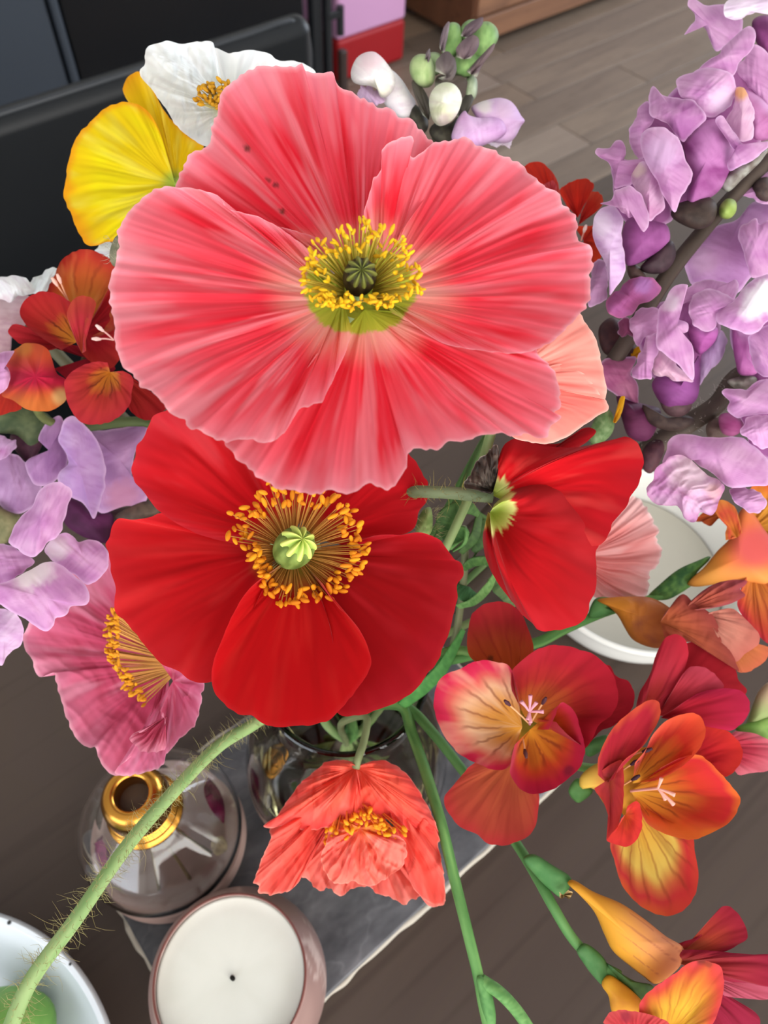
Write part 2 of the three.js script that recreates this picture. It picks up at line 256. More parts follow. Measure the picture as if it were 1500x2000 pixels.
{
  const [x0, , z0] = LO(G(662, 165, 0)), [x1] = LO(G(786, 115, 0)), zf = z0 - 0.005, top = 0.62, [, ym] = atRoom(700, 68, zf);
  const t = thing('storage_box', 'pink box with a red lower half on the floor beside the wooden sideboard', 'box', W((x0 + x1) / 2, 0, zf - 0.12));
  put(t, 'upper_half', rbx(x1 - x0, top - ym, 0.25, (x0 + x1) / 2, (top + ym) / 2, zf - 0.125, 0.012), std('#d9a3cf', 0.6), 'pink upper half');
  put(t, 'lower_half', rbx(x1 - x0 + 0.002, ym, 0.252, (x0 + x1) / 2, ym / 2, zf - 0.125, 0.014), std('#a50c16', 0.55), 'red lower half');
}
{
  const A = LO(G(974, 70, 0.03)), zf = A[2], [xl] = atRoom(930, 40, zf), xr = xl + 1.5, y0 = 0.03, h = 0.78, D = Math.min(0.42, zf - ZF - 0.01), xm = (xl + xr) / 2;
  const t = thing('sideboard', 'low brown wooden sideboard with drawers against the far wall', 'sideboard', W(xm, 0, zf - D / 2));
  const m1 = std('#ffffff', 0.5), m2 = std('#c9bdb4', 0.55); m1.map = cabTex; m2.map = cabTex;
  put(t, 'carcass', rbx(xr - xl, h, D - 0.02, xm, y0 + h / 2, zf - D / 2 - 0.01, 0.004), m2);
  put(t, 'top', rbx(xr - xl + 0.03, 0.03, D + 0.01, xm, y0 + h + 0.015, zf - D / 2, 0.004), m1);
  put(t, 'bottom_rail', rbx(xr - xl, 0.075, 0.022, xm, y0 + 0.0375, zf - 0.011, 0.003), m1);
  for (let k = 0; k < 2; k++) for (let q = 0; q < 2; q++) {
    const w = (xr - xl) / 2 - 0.008, hh = 0.32, x = xl + 0.004 + w / 2 + q * (w + 0.008), y = y0 + 0.085 + hh / 2 + k * 0.335, dr = put(t, 'drawer', rbx(w, hh, 0.022, x, y, zf - 0.011, 0.003), m1);
    const kn = new THREE.SphereGeometry(0.014, 20, 14); kn.translate(x, y, zf + 0.012); kn.rotateY(YAW); put(dr, 'knob', kn, brownMetal);
  }
  for (const fx of [xl + 0.05, xr - 0.05]) for (const fz of [zf - 0.06, zf - D + 0.05]) put(t, 'foot', rbx(0.05, y0 + 0.002, 0.05, fx, y0 / 2, fz, 0.004), brownMetal);
}
/* chair */
{
  const zf = -0.80, xl = -0.12, xr = 0.570, xm = (xl + xr) / 2, t = thing('dining_chair', 'black leather dining chair with a stitched square backrest at the far side of the table', 'chair', W(xm, 0, zf + 0.2));
  const leather = std('#15181b', 0.42, 0, { specularIntensity: 0.6 });
  put(t, 'backrest', rbx(xr - xl, 0.56, 0.036, xm, 0.59, zf - 0.018, 0.0178, 6), leather);
  const e = 0.028, pth = []; for (const [x, y] of [[xl + 0.003, 0.36], [xl + 0.003, 0.6], [xl + 0.003, 0.8], [xl + 0.003, 0.84], [xl + e * 0.4, 0.86], [xl + e, 0.868], [xl + 0.08, 0.868], [xm, 0.868], [xr - 0.08, 0.868], [xr - e, 0.868], [xr - e * 0.4, 0.86], [xr - 0.003, 0.84], [xr - 0.003, 0.8], [xr - 0.003, 0.6], [xr - 0.003, 0.36]]) pth.push(W(x, y, zf - 0.012));
  put(t, 'piping', tubeGeo(pth, 0.0036, { n: 90, m: 8, col: () => hx('#ffffff') }), std('#2a2e33', 0.4), 'raised seam round the backrest');
  put(t, 'seat', rbx(xr - xl, 0.07, 0.45, xm, 0.445, zf + 0.2, 0.025, 5), leather);
  for (const x of [xl + 0.04, xr - 0.04]) for (const z of [zf + 0.0, zf + 0.38]) { const g = new THREE.CylinderGeometry(0.015, 0.011, 0.42, 18); g.translate(x, 0.21, z); g.rotateY(YAW); put(t, 'leg', g, blackSatin); }
}
/* table */
const TY = 0.75;
{
  const x0 = -1.1, x1 = 0.98, z0 = -0.495, z1 = 0.45, xm = (x0 + x1) / 2, zm = (z0 + z1) / 2, t = thing('dining_table', 'dark brown wooden dining table that everything stands on', 'table', W(xm, 0, zm));
  const m = new THREE.MeshPhysicalMaterial({ roughness: 0.42, map: tableTex, specularIntensity: 0.55 });
  put(t, 'tabletop', rbx(x1 - x0, 0.034, z1 - z0, xm, TY - 0.017, zm, 0.006, 4), m);
  for (const x of [x0 + 0.08, x1 - 0.08]) for (const z of [z0 + 0.08, z1 - 0.08]) put(t, 'leg', rbx(0.07, 0.714, 0.07, x, 0.357, z, 0.006), m);
  put(t, 'apron', rbx(x1 - x0 - 0.2, 0.07, 0.022, xm, 0.68, z0 + 0.07, 0.003), m); put(t, 'apron', rbx(x1 - x0 - 0.2, 0.07, 0.022, xm, 0.68, z1 - 0.07, 0.003), m);
}
/* slate slab with a rough pale edge */
const SY = TY + 0.0095;
{
  const x0 = -0.066, x1 = 0.2, z0 = -0.195, z1 = -0.029, xm = (x0 + x1) / 2, zm = (z0 + z1) / 2, t = thing('stone_tray', 'grey stone tray with a rough pale edge under the vase, the bottle and the candle', 'tray', W(xm, TY, zm));
  const sm1 = new THREE.MeshPhysicalMaterial({ roughness: 0.5, map: stoneTex, bumpMap: stoneBump, bumpScale: 0.0004 });
  put(t, 'slab', rbx(x1 - x0, 0.009, z1 - z0, xm, TY + 0.005, zm, 0.002), sm1);
  const edge = std('#b8b1a4', 0.8), run = (a, b, k) => { const ps = []; for (let i = 0; i <= 26; i++) { const s = i / 26, n = (n2(i * 0.9, k) - 0.5) * 0.0026; ps.push(W(mixn(a[0], b[0], s) + (a[0] === b[0] ? n : 0), SY - 0.003, mixn(a[1], b[1], s) + (a[1] === b[1] ? n : 0))); } const rr = ps.map((p, i) => 0.0014 + 0.0012 * n2(i * 1.3, k + 4)); put(t, 'edge', tubeGeo(ps, rr, { n: 130, m: 8 }), edge, 'rough pale edge'); };
  run([x0, z0], [x0, z1], 2); run([x0, z1], [x1, z1], 5); run([x0, z0], [x1, z0], 8); run([x1, z0], [x1, z1], 11);
}
/* turned bodies */
function lathe(prof, pos, n = 96) { const g = new THREE.LatheGeometry(prof.map(p => new THREE.Vector2(Math.max(0.00001, p[0]), p[1])), n); g.translate(pos.x, pos.y, pos.z); return g; }
function curveProf(pts, n = 40) { return new THREE.CatmullRomCurve3(pts.map(p => V3(p[0], p[1], 0)), false, 'centripetal').getSpacedPoints(n).map(p => [p.x, p.y]); }
function vcol(g, fn) { const p = g.attributes.position, c = new Float32Array(p.count * 3); for (let i = 0; i < p.count; i++) c.set(fn(p.getX(i), p.getY(i), p.getZ(i)), i * 3); g.setAttribute('color', new THREE.BufferAttribute(c, 3)); return g; }
const glassMat = new THREE.MeshPhysicalMaterial({ color: 0xffffff, roughness: 0, transmission: 1, thickness: 0.004, ior: 1.48, attenuationColor: new THREE.Color('#c8c2b4'), attenuationDistance: 0.05 });
const waterMat = new THREE.MeshPhysicalMaterial({ color: 0xffffff, roughness: 0, transmission: 1, thickness: 0.05, ior: 1.33, attenuationColor: new THREE.Color('#b9b58f'), attenuationDistance: 0.12 });
const VP = V3(-0.0135, SY, -0.14), RIM = 0.95 - SY;
{
  const t = thing('glass_vase', 'round clear glass vase with a narrow neck holding the bouquet', 'vase', VP);
  const out = curveProf([[0.04, 0], [0.05, 0.012], [0.0585, 0.06], [0.052, 0.105], [0.0375, 0.14], [0.0335, 0.155], [0.0345, RIM - 0.012], [0.0385, RIM]], 60), inn = curveProf([[0.036, RIM], [0.0325, RIM - 0.012], [0.0315, 0.156], [0.0355, 0.139], [0.0498, 0.104], [0.056, 0.06], [0.0475, 0.016], [0.038, 0.008], [0, 0.007]], 60);
  put(t, 'body', lathe([[0, 0], ...out, ...inn], VP), glassMat);
  put(t, 'water', lathe([[0, 0.0076], ...curveProf([[0.0375, 0.0086], [0.047, 0.0165], [0.0555, 0.06], [0.0535, 0.085]], 24), [0.052, 0.0925], [0, 0.0925]], VP), waterMat);
}
/* candle */
{
  const C = G(450, 1908, 0.842); C.y = SY; const t = thing('candle', 'unlit white candle in a rounded dusty pink jar with a dark rim', 'candle', C);
  const prof = [[0, 0], ...curveProf([[0.03, 0], [0.038, 0.006], [0.0448, 0.032], [0.0436, 0.06], [0.0372, 0.0835]], 34), ...curveProf([[0.0366, 0.0842], [0.0359, 0.0842]], 4), ...curveProf([[0.0356, 0.082], [0.0372, 0.07], [0.038, 0.06]], 12), [0, 0.06]];
  put(t, 'jar', vcol(lathe(prof, C), (x, y, z) => { const v = Math.abs(fbm(x * 30 + 4, y * 22 + z * 30, 3) - 0.5); return mixc(mixc(hx('#8e706b'), hx('#a58780'), fbm(x * 60, z * 60 + y * 40, 3)), hx('#d8c4bd'), (1 - sst(0.004, 0.012, v)) * 0.5); }), new THREE.MeshPhysicalMaterial({ vertexColors: true, roughness: 0.38, clearcoat: 0.2 }));
  put(t, 'rim', (() => { const g = new THREE.TorusGeometry(0.0362, 0.0006, 10, 120); g.rotateX(Math.PI / 2); g.translate(C.x, C.y + 0.084, C.z); return g; })(), std('#6b3730', 0.35), 'dark brown rim');
  put(t, 'wax', vcol(lathe([[0, 0.0775], [0.004, 0.0776], [0.018, 0.0784], [0.03, 0.0786], [0.0346, 0.0788], [0.0356, 0.0798], [0.0361, 0.078], [0.0364, 0.0700], [0, 0.0650]].map(p => p), C), (x, y, z) => mixc(hx('#dadcd2'), hx('#e4e6de'), fbm(x * 120, z * 120, 3))), new THREE.MeshPhysicalMaterial({ vertexColors: true, roughness: 0.55, specularIntensity: 0.4 }));
  const wk = V3(C.x, C.y + 0.0765, C.z); put(t, 'wick', tubeGeo([wk, wk.clone().add(V3(0.0003, 0.002, 0)), wk.clone().add(V3(0.0012, 0.004, 0.0006))], 0.0011, { n: 8, m: 8, col: () => hx('#15130f') }), vcMat, 'short black wick');
}
/* bottle with dried flowers */
const BP = V3(-0.1205, SY, -0.1015);
{
  const t = thing('reed_bottle', 'round clear glass bottle with a brass collar and dried flowers inside, beside the candle', 'bottle', BP);
  put(t, 'foot', lathe([[0, 0.0002], ...curveProf([[0.040, 0.0002], [0.0458, 0.004], [0.0468, 0.010], [0.045, 0.0165]], 24), [0, 0.0168]], BP), std('#c4a59c', 0.4, 0, { clearcoat: 0.2 }), 'dusty pink foot');
  const out = curveProf([[0.036, 0.017], [0.0438, 0.022], [0.0468, 0.037], [0.0418, 0.0545], [0.028, 0.07], [0.0175, 0.079], [0.0148, 0.088]], 50), inn = curveProf([[0.0128, 0.088], [0.0155, 0.078], [0.0262, 0.0685], [0.0402, 0.0536], [0.0451, 0.037], [0.0418, 0.0235], [0.034, 0.0195], [0, 0.019]], 50);
  put(t, 'glass_body', lathe([[0, 0.017], ...out, ...inn], BP), glassMat);
  const col = put(t, 'collar', lathe([[0.0192, 0.0775], [0.0205, 0.078], [0.0203, 0.0795], ...curveProf([[0.0182, 0.081], [0.0184, 0.084], [0.0172, 0.0855], [0.0182, 0.087], [0.0171, 0.0885], [0.0181, 0.09], [0.0171, 0.0915], [0.0176, 0.0935]], 44), ...curveProf([[0.0174, 0.1], [0.0164, 0.106], [0.0135, 0.1105], [0.0105, 0.1115]], 20), ...curveProf([[0.009, 0.111], [0.0084, 0.108], [0.0084, 0.094]], 12), [0.015, 0.09], [0.017, 0.0775], [0.0192, 0.0775]], BP), std('#c98f3e', 0.24, 1), 'brass screw collar');
  put(col, 'plug', lathe([[0, 0.0992], [0.0083, 0.0992], [0.0083, 0.0945], [0, 0.0945]], BP), std('#5f5650', 0.8), 'dark inside of the collar');
  const P = (x, y, z) => BP.clone().add(V3(x, y, z)), r = mulberry(5);
  const leafAt = (label, a, h, rr, len, wid, c, tilt) => {
    const dir = V3(Math.cos(a), 0, Math.sin(a)), tg = V3(-Math.sin(a), 0, Math.cos(a)), pos = [], colr = [], idx = [], n = 12;
    for (let i = 0; i <= n; i++) for (let j = 0; j <= 6; j++) { const s = i / n, w = Math.sin(Math.PI * Math.pow(s, 0.8)) * wid, q = (j / 6 - 0.5) * 2, p = dir.clone().multiplyScalar(rr - 0.004 * q * q + 0.002 * Math.sin(s * 5)).addScaledVector(tg, q * w + (s - 0.5) * len * tilt).add(V3(0, h + (s - 0.5) * len, 0)).add(BP); pos.push(p.x, p.y, p.z); colr.push(...mixc(hx(c), hx('#2a0a18'), n2(s * 8, q * 4 + a) * 0.7)); }
    for (let i = 0; i < n; i++) for (let j = 0; j < 6; j++) { const k = i * 7 + j; idx.push(k, k + 7, k + 1, k + 1, k + 7, k + 8); }
    const g = new THREE.BufferGeometry(); g.setAttribute('position', new THREE.Float32BufferAttribute(pos, 3)); g.setAttribute('color', new THREE.Float32BufferAttribute(colr, 3)); g.setIndex(idx); g.computeVertexNormals();
    const o = thing('dried_petal', label, 'dried petal', P(0, 0.02, 0)); put(o, 'blade', g, leafMat); return o;
  };
  leafAt('large dark magenta dried petal against the right side of the glass bottle', -0.5, 0.043, 0.036, 0.044, 0.0145, '#8a1450', 0.15);
  leafAt('small magenta dried petal low on the left side inside the glass bottle', 2.6, 0.045, 0.034, 0.026, 0.009, '#8e3a68', 0.2);
  leafAt('beige dried seed pod beside the bright edge of the glass bottle', 0.2, 0.034, 0.038, 0.018, 0.0055, '#d0bb94', 0.05);
  for (let k = 0; k < 4; k++) { const a = [0.9, 1.5, 2.3, 0.3][k], e = P(Math.cos(a) * 0.03, 0.021, Math.sin(a) * 0.03), m = P(Math.cos(a) * 0.02, 0.04, Math.sin(a) * 0.02), q = P(Math.cos(a) * 0.006 + 0.002 * k - 0.003, 0.07, Math.sin(a) * 0.006); const o = thing('dried_twig', ['thin dried twig against the near wall of the glass bottle', 'thin dried twig standing upright in the middle of the glass bottle', 'thin dried twig at the left inside the glass bottle', 'thin dried twig at the right inside the glass bottle'][k], 'dried twig', e); put(o, 'stalk', tubeGeo([e, m, q], [0.0011, 0.0008, 0.0006], { col: green('#8c7a55', '#5d4a38') }), leafMat); }
}
/* stoneware bowls */
function circle3(a, b, c) { const ax = a.x, az = a.z, bx_ = b.x, bz = b.z, cx = c.x, cz = c.z, d = 2 * (ax * (bz - cz) + bx_ * (cz - az) + cx * (az - bz)), A = ax * ax + az * az, B = bx_ * bx_ + bz * bz, C = cx * cx + cz * cz; const x = (A * (bz - cz) + B * (cz - az) + C * (az - bz)) / d, z = (A * (cx - bx_) + B * (ax - cx) + C * (bx_ - ax)) / d; return [x, z, Math.hypot(ax - x, az - z)]; }
function speckle(p, o, dots, r, hs) { for (const q of dots) { const g = new THREE.SphereGeometry(q[3], 10, 8); g.scale(1, 0.35, 1); g.translate(q[0], q[1], q[2]); put(p, 'speck', g, hs); } }
const glaze = std('#cfd6dc', 0.3, 0, { clearcoat: 0.4, clearcoatRoughness: 0.2 }), speckMat = std('#2c2f30', 0.6);
{
  const H = 0.062, [x, z, R] = circle3(G(0, 1783, TY + H), G(118, 1850, TY + H), G(213, 1998, TY + H)), C = V3(x, TY, z);
  const t = thing('speckled_bowl', 'white speckled stoneware bowl at the bottom left corner, under the drooping hairy stem', 'bowl', C), bR = R * 0.55;
  put(t, 'bowl', lathe([[0, 0.0005], [bR, 0.0005], ...curveProf([[bR + 0.004, 0.004], [R * 0.86, 0.024], [R - 0.002, H - 0.008], [R, H - 0.002]], 24), ...curveProf([[R - 0.0015, H], [R - 0.0045, H - 0.001]], 6), ...curveProf([[R - 0.0062, H - 0.006], [R * 0.8, 0.024], [bR, 0.009], [0, 0.007]], 24)], C, 128), glaze);
  const r = mulberry(12), dots = [[...[G(18, 1802, TY + H)].flatMap(p => [p.x, p.y, p.z]), 0.0011], [...[G(137, 1883, TY + H)].flatMap(p => [p.x, p.y, p.z]), 0.0008]];
  for (let k = 0; k < 26; k++) { const a = r() * 6.28, s = 0.35 + 0.5 * r(), rr = R * s, y = s < 0.55 ? 0.0085 : mixn(0.009, 0.028, (s - 0.55) / 0.3); dots.push([C.x + Math.cos(a) * rr, C.y + y + 0.0005, C.z + Math.sin(a) * rr, 0.0003 + 0.0005 * r()]); }
  speckle(t, 0, dots, 0, speckMat);
  const L = G(-30, 2045, TY + 0.05); const lt = thing('lime', 'green lime lying in the speckled bowl at the bottom left', 'lime', V3(L.x, TY + 0.009, L.z));
  const g = new THREE.SphereGeometry(0.027, 40, 28); const p = g.attributes.position; for (let i = 0; i < p.count; i++) { const v = V3(p.getX(i), p.getY(i), p.getZ(i)), k = 1 + 0.16 * Math.pow(Math.abs(v.x) / 0.027, 4); v.x *= k; p.setXYZ(i, v.x, v.y, v.z); } g.rotateY(0.7); g.computeVertexNormals(); g.translate(L.x, TY + 0.036, L.z);
  put(lt, 'fruit', vcol(g, (x, y, z) => mixc(hx('#568c36'), hx('#7aa84c'), fbm(x * 200, z * 200 + y * 200, 3))), new THREE.MeshPhysicalMaterial({ vertexColors: true, roughness: 0.5 }));
  put(lt, 'stalk_scar', (() => { const s = new THREE.SphereGeometry(0.003, 12, 8); s.scale(1, 0.4, 1); s.translate(L.x, TY + 0.0628, L.z); return s; })(), std('#7d7a3c', 0.8));
}
{
  const B = G(1216, 1132, TY + 0.006), C = V3(B.x, TY, B.z), R = 0.083, H = 0.046, bR = 0.062;
  const t = thing('cream_bowl', 'wide white stoneware bowl with a flat cream bottom, behind the freesias on the right', 'bowl', C);
  put(t, 'bowl', lathe([[0, 0.0005], [bR, 0.0005], ...curveProf([[bR + 0.004, 0.003], [R * 0.93, 0.02], [R - 0.001, H - 0.004]], 24), ...curveProf([[R, H - 0.001], [R - 0.003, H], [R - 0.005, H - 0.003]], 8), ...curveProf([[R * 0.88, 0.02], [bR, 0.008], [bR - 0.006, 0.006], [0, 0.006]], 24)], C, 128), std('#e2e2dc', 0.35, 0, { clearcoat: 0.3 }));
  put(t, 'filling', lathe([[0, 0.0062], [0.058, 0.0066], [0.0722, 0.0195], [0.0705, 0.0204], [0.045, 0.0196], [0, 0.0194]], C, 96), std('#bdbaad', 0.5), 'flat grey cream bottom');
  const q = G(1270, 1284, TY + 0.0205); speckle(t, 0, [[q.x, q.y - 0.0005, q.z, 0.0022], [q.x + 0.02, q.y, q.z - 0.01, 0.0008], [q.x - 0.03, q.y - 0.001, q.z - 0.004, 0.0006]], 0, speckMat);
}

/* ------------------------------------------------ flowers: how a stem reaches the vase */
let neckN = 0;
function neckPts(side) { const k = neckN++, a = side ?? k * 2.4, r = 0.010 + 0.016 * ((k * 0.618) % 1); return [V3(VP.x + Math.cos(a) * r, 0.957, VP.z + Math.sin(a) * r), V3(VP.x + Math.cos(a) * r * 0.6, 0.9, VP.z + Math.sin(a) * r * 0.6), V3(VP.x - Math.cos(a) * 0.026, SY + 0.012, VP.z - Math.sin(a) * 0.026)]; }
const stemFoot = side => { const n = neckPts(side); return n; };
const L3 = (a, b, t, dy = 0) => a.clone().lerp(b, t).add(V3(0, dy, 0));
// a flower's group stands where its stem ends in the vase
function flower(name, label, category, group, side) { const n = neckPts(side), t = thing(name, label, category, n[2], group); t.userData.neck = undefined; return [t, n]; }

/* the big coral-pink poppy */
{
  const [t, nk] = flower('poppy', 'huge open coral pink poppy with yellow stamens in the middle of the bouquet', 'poppy', null, -1.2);
  const D = { d: 0.214, g: [0.02, -0.34], c: [700, 575] }, ctr = [700, 572];
  const basal = (c, x, y, u, v) => { const dx = (x - 702) / 103, dy = (y - 566) / 82, a = Math.atan2(dy, dx), r = Math.hypot(dx, dy) * 0.95 + 0.09 * (n2(a * 9 + 3, 2) - 0.5) + 0.05 * (n2(a * 30, 5) - 0.5); c = mixc(c, hx('#f6b4a6'), (1 - sst(1.0, 1.75 + 0.5 * n2(a * 8, 1), r)) * (0.35 + 0.6 * n2(a * 14, 8))); return mixc(c, mixc(hx('#8aa022'), hx('#bdc040'), clamp(r * 0.9 + 0.5 * (n2(a * 16, r * 2) - 0.5))), 1 - sst(0.97, 1.03, r)); };
  const colr = (o = {}) => pc([[0, '#ee4250'], [0.3, '#f03346'], [0.62, '#ee4757'], [0.85, '#ef6474'], [1, '#f28594']], { deep: '#e0122a', da: 0.85, pale: '#f79aa6', pa: 0.4, fa: 0.3, ks: 17, edge: '#f9b4bd', e0: 0.975, pre: basal, ...o });
  const sp = [[482, 290, 9, '#6b2a25', 0.9], [524, 352, 7, '#7a2a2a', 0.8], [538, 362, 8, '#5f2224', 0.85], [552, 413, 8, '#6f2a20', 0.9]];
  S(t, 'petal', [704, 552], [[640, 470], [500, 430], [360, 395], [343, 362], [350, 340], [363, 317], [370, 300], [400, 290], [408, 287], [413, 267], [412, 247], [423, 227], [427, 200], [433, 183], [453, 163], [487, 137], [520, 127], [567, 132], [587, 123], [600, 140], [650, 143], [658, 163], [693, 183], [737, 207], [760, 213], [780, 228], [803, 235], [827, 260], [843, 277], [858, 330], [800, 430], [745, 500]], { ...D, cup: 5, bulge: -3, fold: 1.9, kf: 36, ruf: 1.4, kr: 16, jag: 3.4, nu: 420, nv: 64, col: colr({ spots: sp, ks: 36, da: 0.9 }), rel: (u, v) => -3 * v });
  S(t, 'petal', [712, 605], [[620, 690], [560, 770], [480, 830], [440, 865], [453, 883], [467, 903], [483, 912], [500, 930], [523, 942], [547, 958], [560, 953], [593, 963], [613, 967], [647, 957], [670, 965], [700, 955], [717, 943], [733, 947], [760, 957], [777, 940], [793, 917], [795, 900], [797, 883], [820, 878], [860, 877], [873, 865], [910, 860], [947, 850], [967, 847], [983, 847], [1000, 852], [1030, 848], [1050, 855], [1070, 850], [1077, 830], [1095, 813], [1085, 807], [1095, 790], [1090, 757], [1083, 727], [1070, 710], [1053, 693], [1043, 672], [980, 640], [880, 615], [790, 600]], { ...D, cup: 4, bulge: -2, fold: 1.8, kf: 30, ruf: 1.6, kr: 13, jag: 3.2, nu: 420, nv: 64, col: colr({ ks: 27 }), rel: (u, v) => -3 * v });
  S(t, 'petal', [668, 585], [[640, 515], [520, 430], [440, 403], [427, 383], [400, 373], [380, 368], [347, 367], [327, 363], [303, 370], [277, 387], [257, 410], [243, 430], [230, 453], [232, 473], [228, 500], [220, 527], [213, 567], [213, 583], [220, 617], [225, 660], [227, 680], [233, 703], [247, 723], [267, 740], [277, 757], [300, 767], [315, 780], [323, 797], [347, 813], [362, 823], [375, 840], [390, 837], [407, 850], [440, 863], [467, 860], [487, 858], [520, 865], [553, 847], [573, 817], [587, 798], [627, 787], [637, 770], [653, 737], [667, 705], [690, 650]], { ...D, cup: 6, bulge: -2, lift: 1.2, fold: 1.6, kf: 32, ruf: 1.2, kr: 12, jag: 3.2, nu: 420, nv: 64, col: colr({ ks: 28, pa: 0.6 }) });
  S(t, 'petal', [738, 578], [[712, 500], [709, 440], [713, 407], [723, 373], [730, 347], [744, 333, 2], [747, 290, 4], [767, 278, 5], [792, 266, 6], [806, 266, 6], [808, 276, 5], [794, 294, 2], [806, 306, 1], [827, 297], [847, 280], [880, 275], [903, 268], [920, 272], [933, 283], [973, 298], [1007, 315], [1023, 323], [1033, 337], [1063, 363], [1087, 373], [1100, 397], [1127, 427], [1130, 440], [1123, 453], [1127, 467], [1150, 480], [1157, 503], [1157, 520], [1150, 550], [1153, 577], [1140, 607], [1110, 637], [1083, 663], [1047, 682], [1017, 690], [947, 686], [863, 669], [800, 630], [765, 610]], { ...D, cup: 6, bulge: -2, lift: 1.2, fold: 1.8, kf: 34, ruf: 1.5, kr: 15, jag: 3.4, nu: 420, nv: 64, col: colr({ ks: 30 }) });
  lobe(t, 'receptacle', [[640, 560], [660, 530], [700, 518], [742, 530], [765, 560], [758, 600], [725, 622], [690, 622], [655, 600]], { d: 0.2165, lob: 1, mat: petalMat, nu: 60, col: (u, v, x, y, sd) => mixc(hx('#5c6f1c'), hx('#a3ab34'), v) });
  const pb = U(697, 560, 0.2135), pt = U(706, 528, 0.1985), ax = pt.clone().sub(pb);
  pistil(t, pb, ax, 0.0044, ['#231c12', '#40371f'], '#3c3c1c', '#70762e', 10);
  const r = mulberry(31), N = 190;
  for (let i = 0; i < N; i++) {
    const a = i / N * 6.283 + r() * 0.2, s = Math.sqrt(r());
    const bxp = 700 + Math.cos(a) * 28, byp = 566 + Math.sin(a) * 24, up = clamp(0.5 - 0.5 * Math.sin(a));
    let tx = 706 + Math.cos(a) * (62 + 58 * s), ty = 545 + Math.sin(a) * (34 + 40 * s + 44 * up * s), dt = 0.2135 - 0.010 - 0.006 * r() + (up - 0.5) * 0.005;
    if (Math.sin(a) > 0.35) { tx = 700 + Math.cos(a) * (36 + 70 * s); ty = 560 + Math.sin(a) * (8 + 32 * s); if (Math.abs(Math.cos(a)) > 0.45) ty += 6; }
    stamen(t, U(bxp, byp, 0.2128), U(tx + (r() - 0.5) * 10, ty + (r() - 0.5) * 10, dt), { r, bend: ax.clone().multiplyScalar(0.25), len: 0.0025, th: 0.0005, fc: '#c9b446', ac: '#e8bd1e', ac2: '#d9a51c' });
  }
  const n0 = U(704, 578, 0.2155), below = n0.clone().addScaledVector(ax, -2.2);
  const pth = [n0, below, L3(below, nk[0], 0.5, 0.02), nk[0], nk[1], nk[2]];
  stem(t, 'stem', pth, 0.0019, '#6d8550', '#8ea06c'); 
}
function pistil(t, b, ax, R, bc, cc, cc2, nr) {
  const q = new THREE.Quaternion().setFromUnitVectors(V3(0, 1, 0), ax.clone().normalize()), H = ax.length();
  const pl = curveProf([[R * 0.45, 0], [R * 0.85, H * 0.25], [R * 1.0, H * 0.6], [R * 0.86, H * 0.88], [R * 0.7, H * 0.93]], 26), g = new THREE.LatheGeometry(pl.map(p => new THREE.Vector2(p[0], p[1])), 40);
  vcol(g, (x, y, z) => mixc(hx(bc[0]), hx(bc[1]), clamp(0.5 + 0.5 * Math.sin(Math.atan2(z, x) * nr) + (n2(x * 900, y * 500) - 0.5)))); g.applyQuaternion(q); g.translate(b.x, b.y, b.z);
  const p = put(t, 'pistil', g, leafMat);
  const pos = [], col = [], idx = [], nu = nr * 12, nv = 14;
  for (let i = 0; i <= nu; i++) for (let j = 0; j <= nv; j++) { const a = i / nu * 6.28318, v = j / nv, w = 0.5 + 0.5 * Math.cos(a * nr), rr = R * 0.98 * v * (0.78 + 0.22 * w), y = H * 0.94 + R * (0.34 * (1 - v * v) * 0.7 + 0.22 * Math.pow(w, 1.5) * Math.sin(Math.PI * Math.min(1, 0.2 + v * 0.8))) - R * 0.2 * Math.pow(v, 6); pos.push(Math.cos(a) * rr, y, Math.sin(a) * rr); col.push(...mixc(hx(cc), hx(cc2), Math.pow(w, 1.3))); }
  for (let i = 0; i < nu; i++) for (let j = 0; j < nv; j++) { const k = i * (nv + 1) + j, m = k + nv + 1; idx.push(k, k + 1, m, m, k + 1, m + 1); }
  const c = new THREE.BufferGeometry(); c.setAttribute('position', new THREE.Float32BufferAttribute(pos, 3)); c.setAttribute('color', new THREE.Float32BufferAttribute(col, 3)); c.setIndex(idx); c.computeVertexNormals(); c.applyQuaternion(q); c.translate(b.x, b.y, b.z);
  put(p, 'stigma', c, new THREE.MeshPhysicalMaterial({ vertexColors: true, roughness: 0.6, side: THREE.DoubleSide }));
}
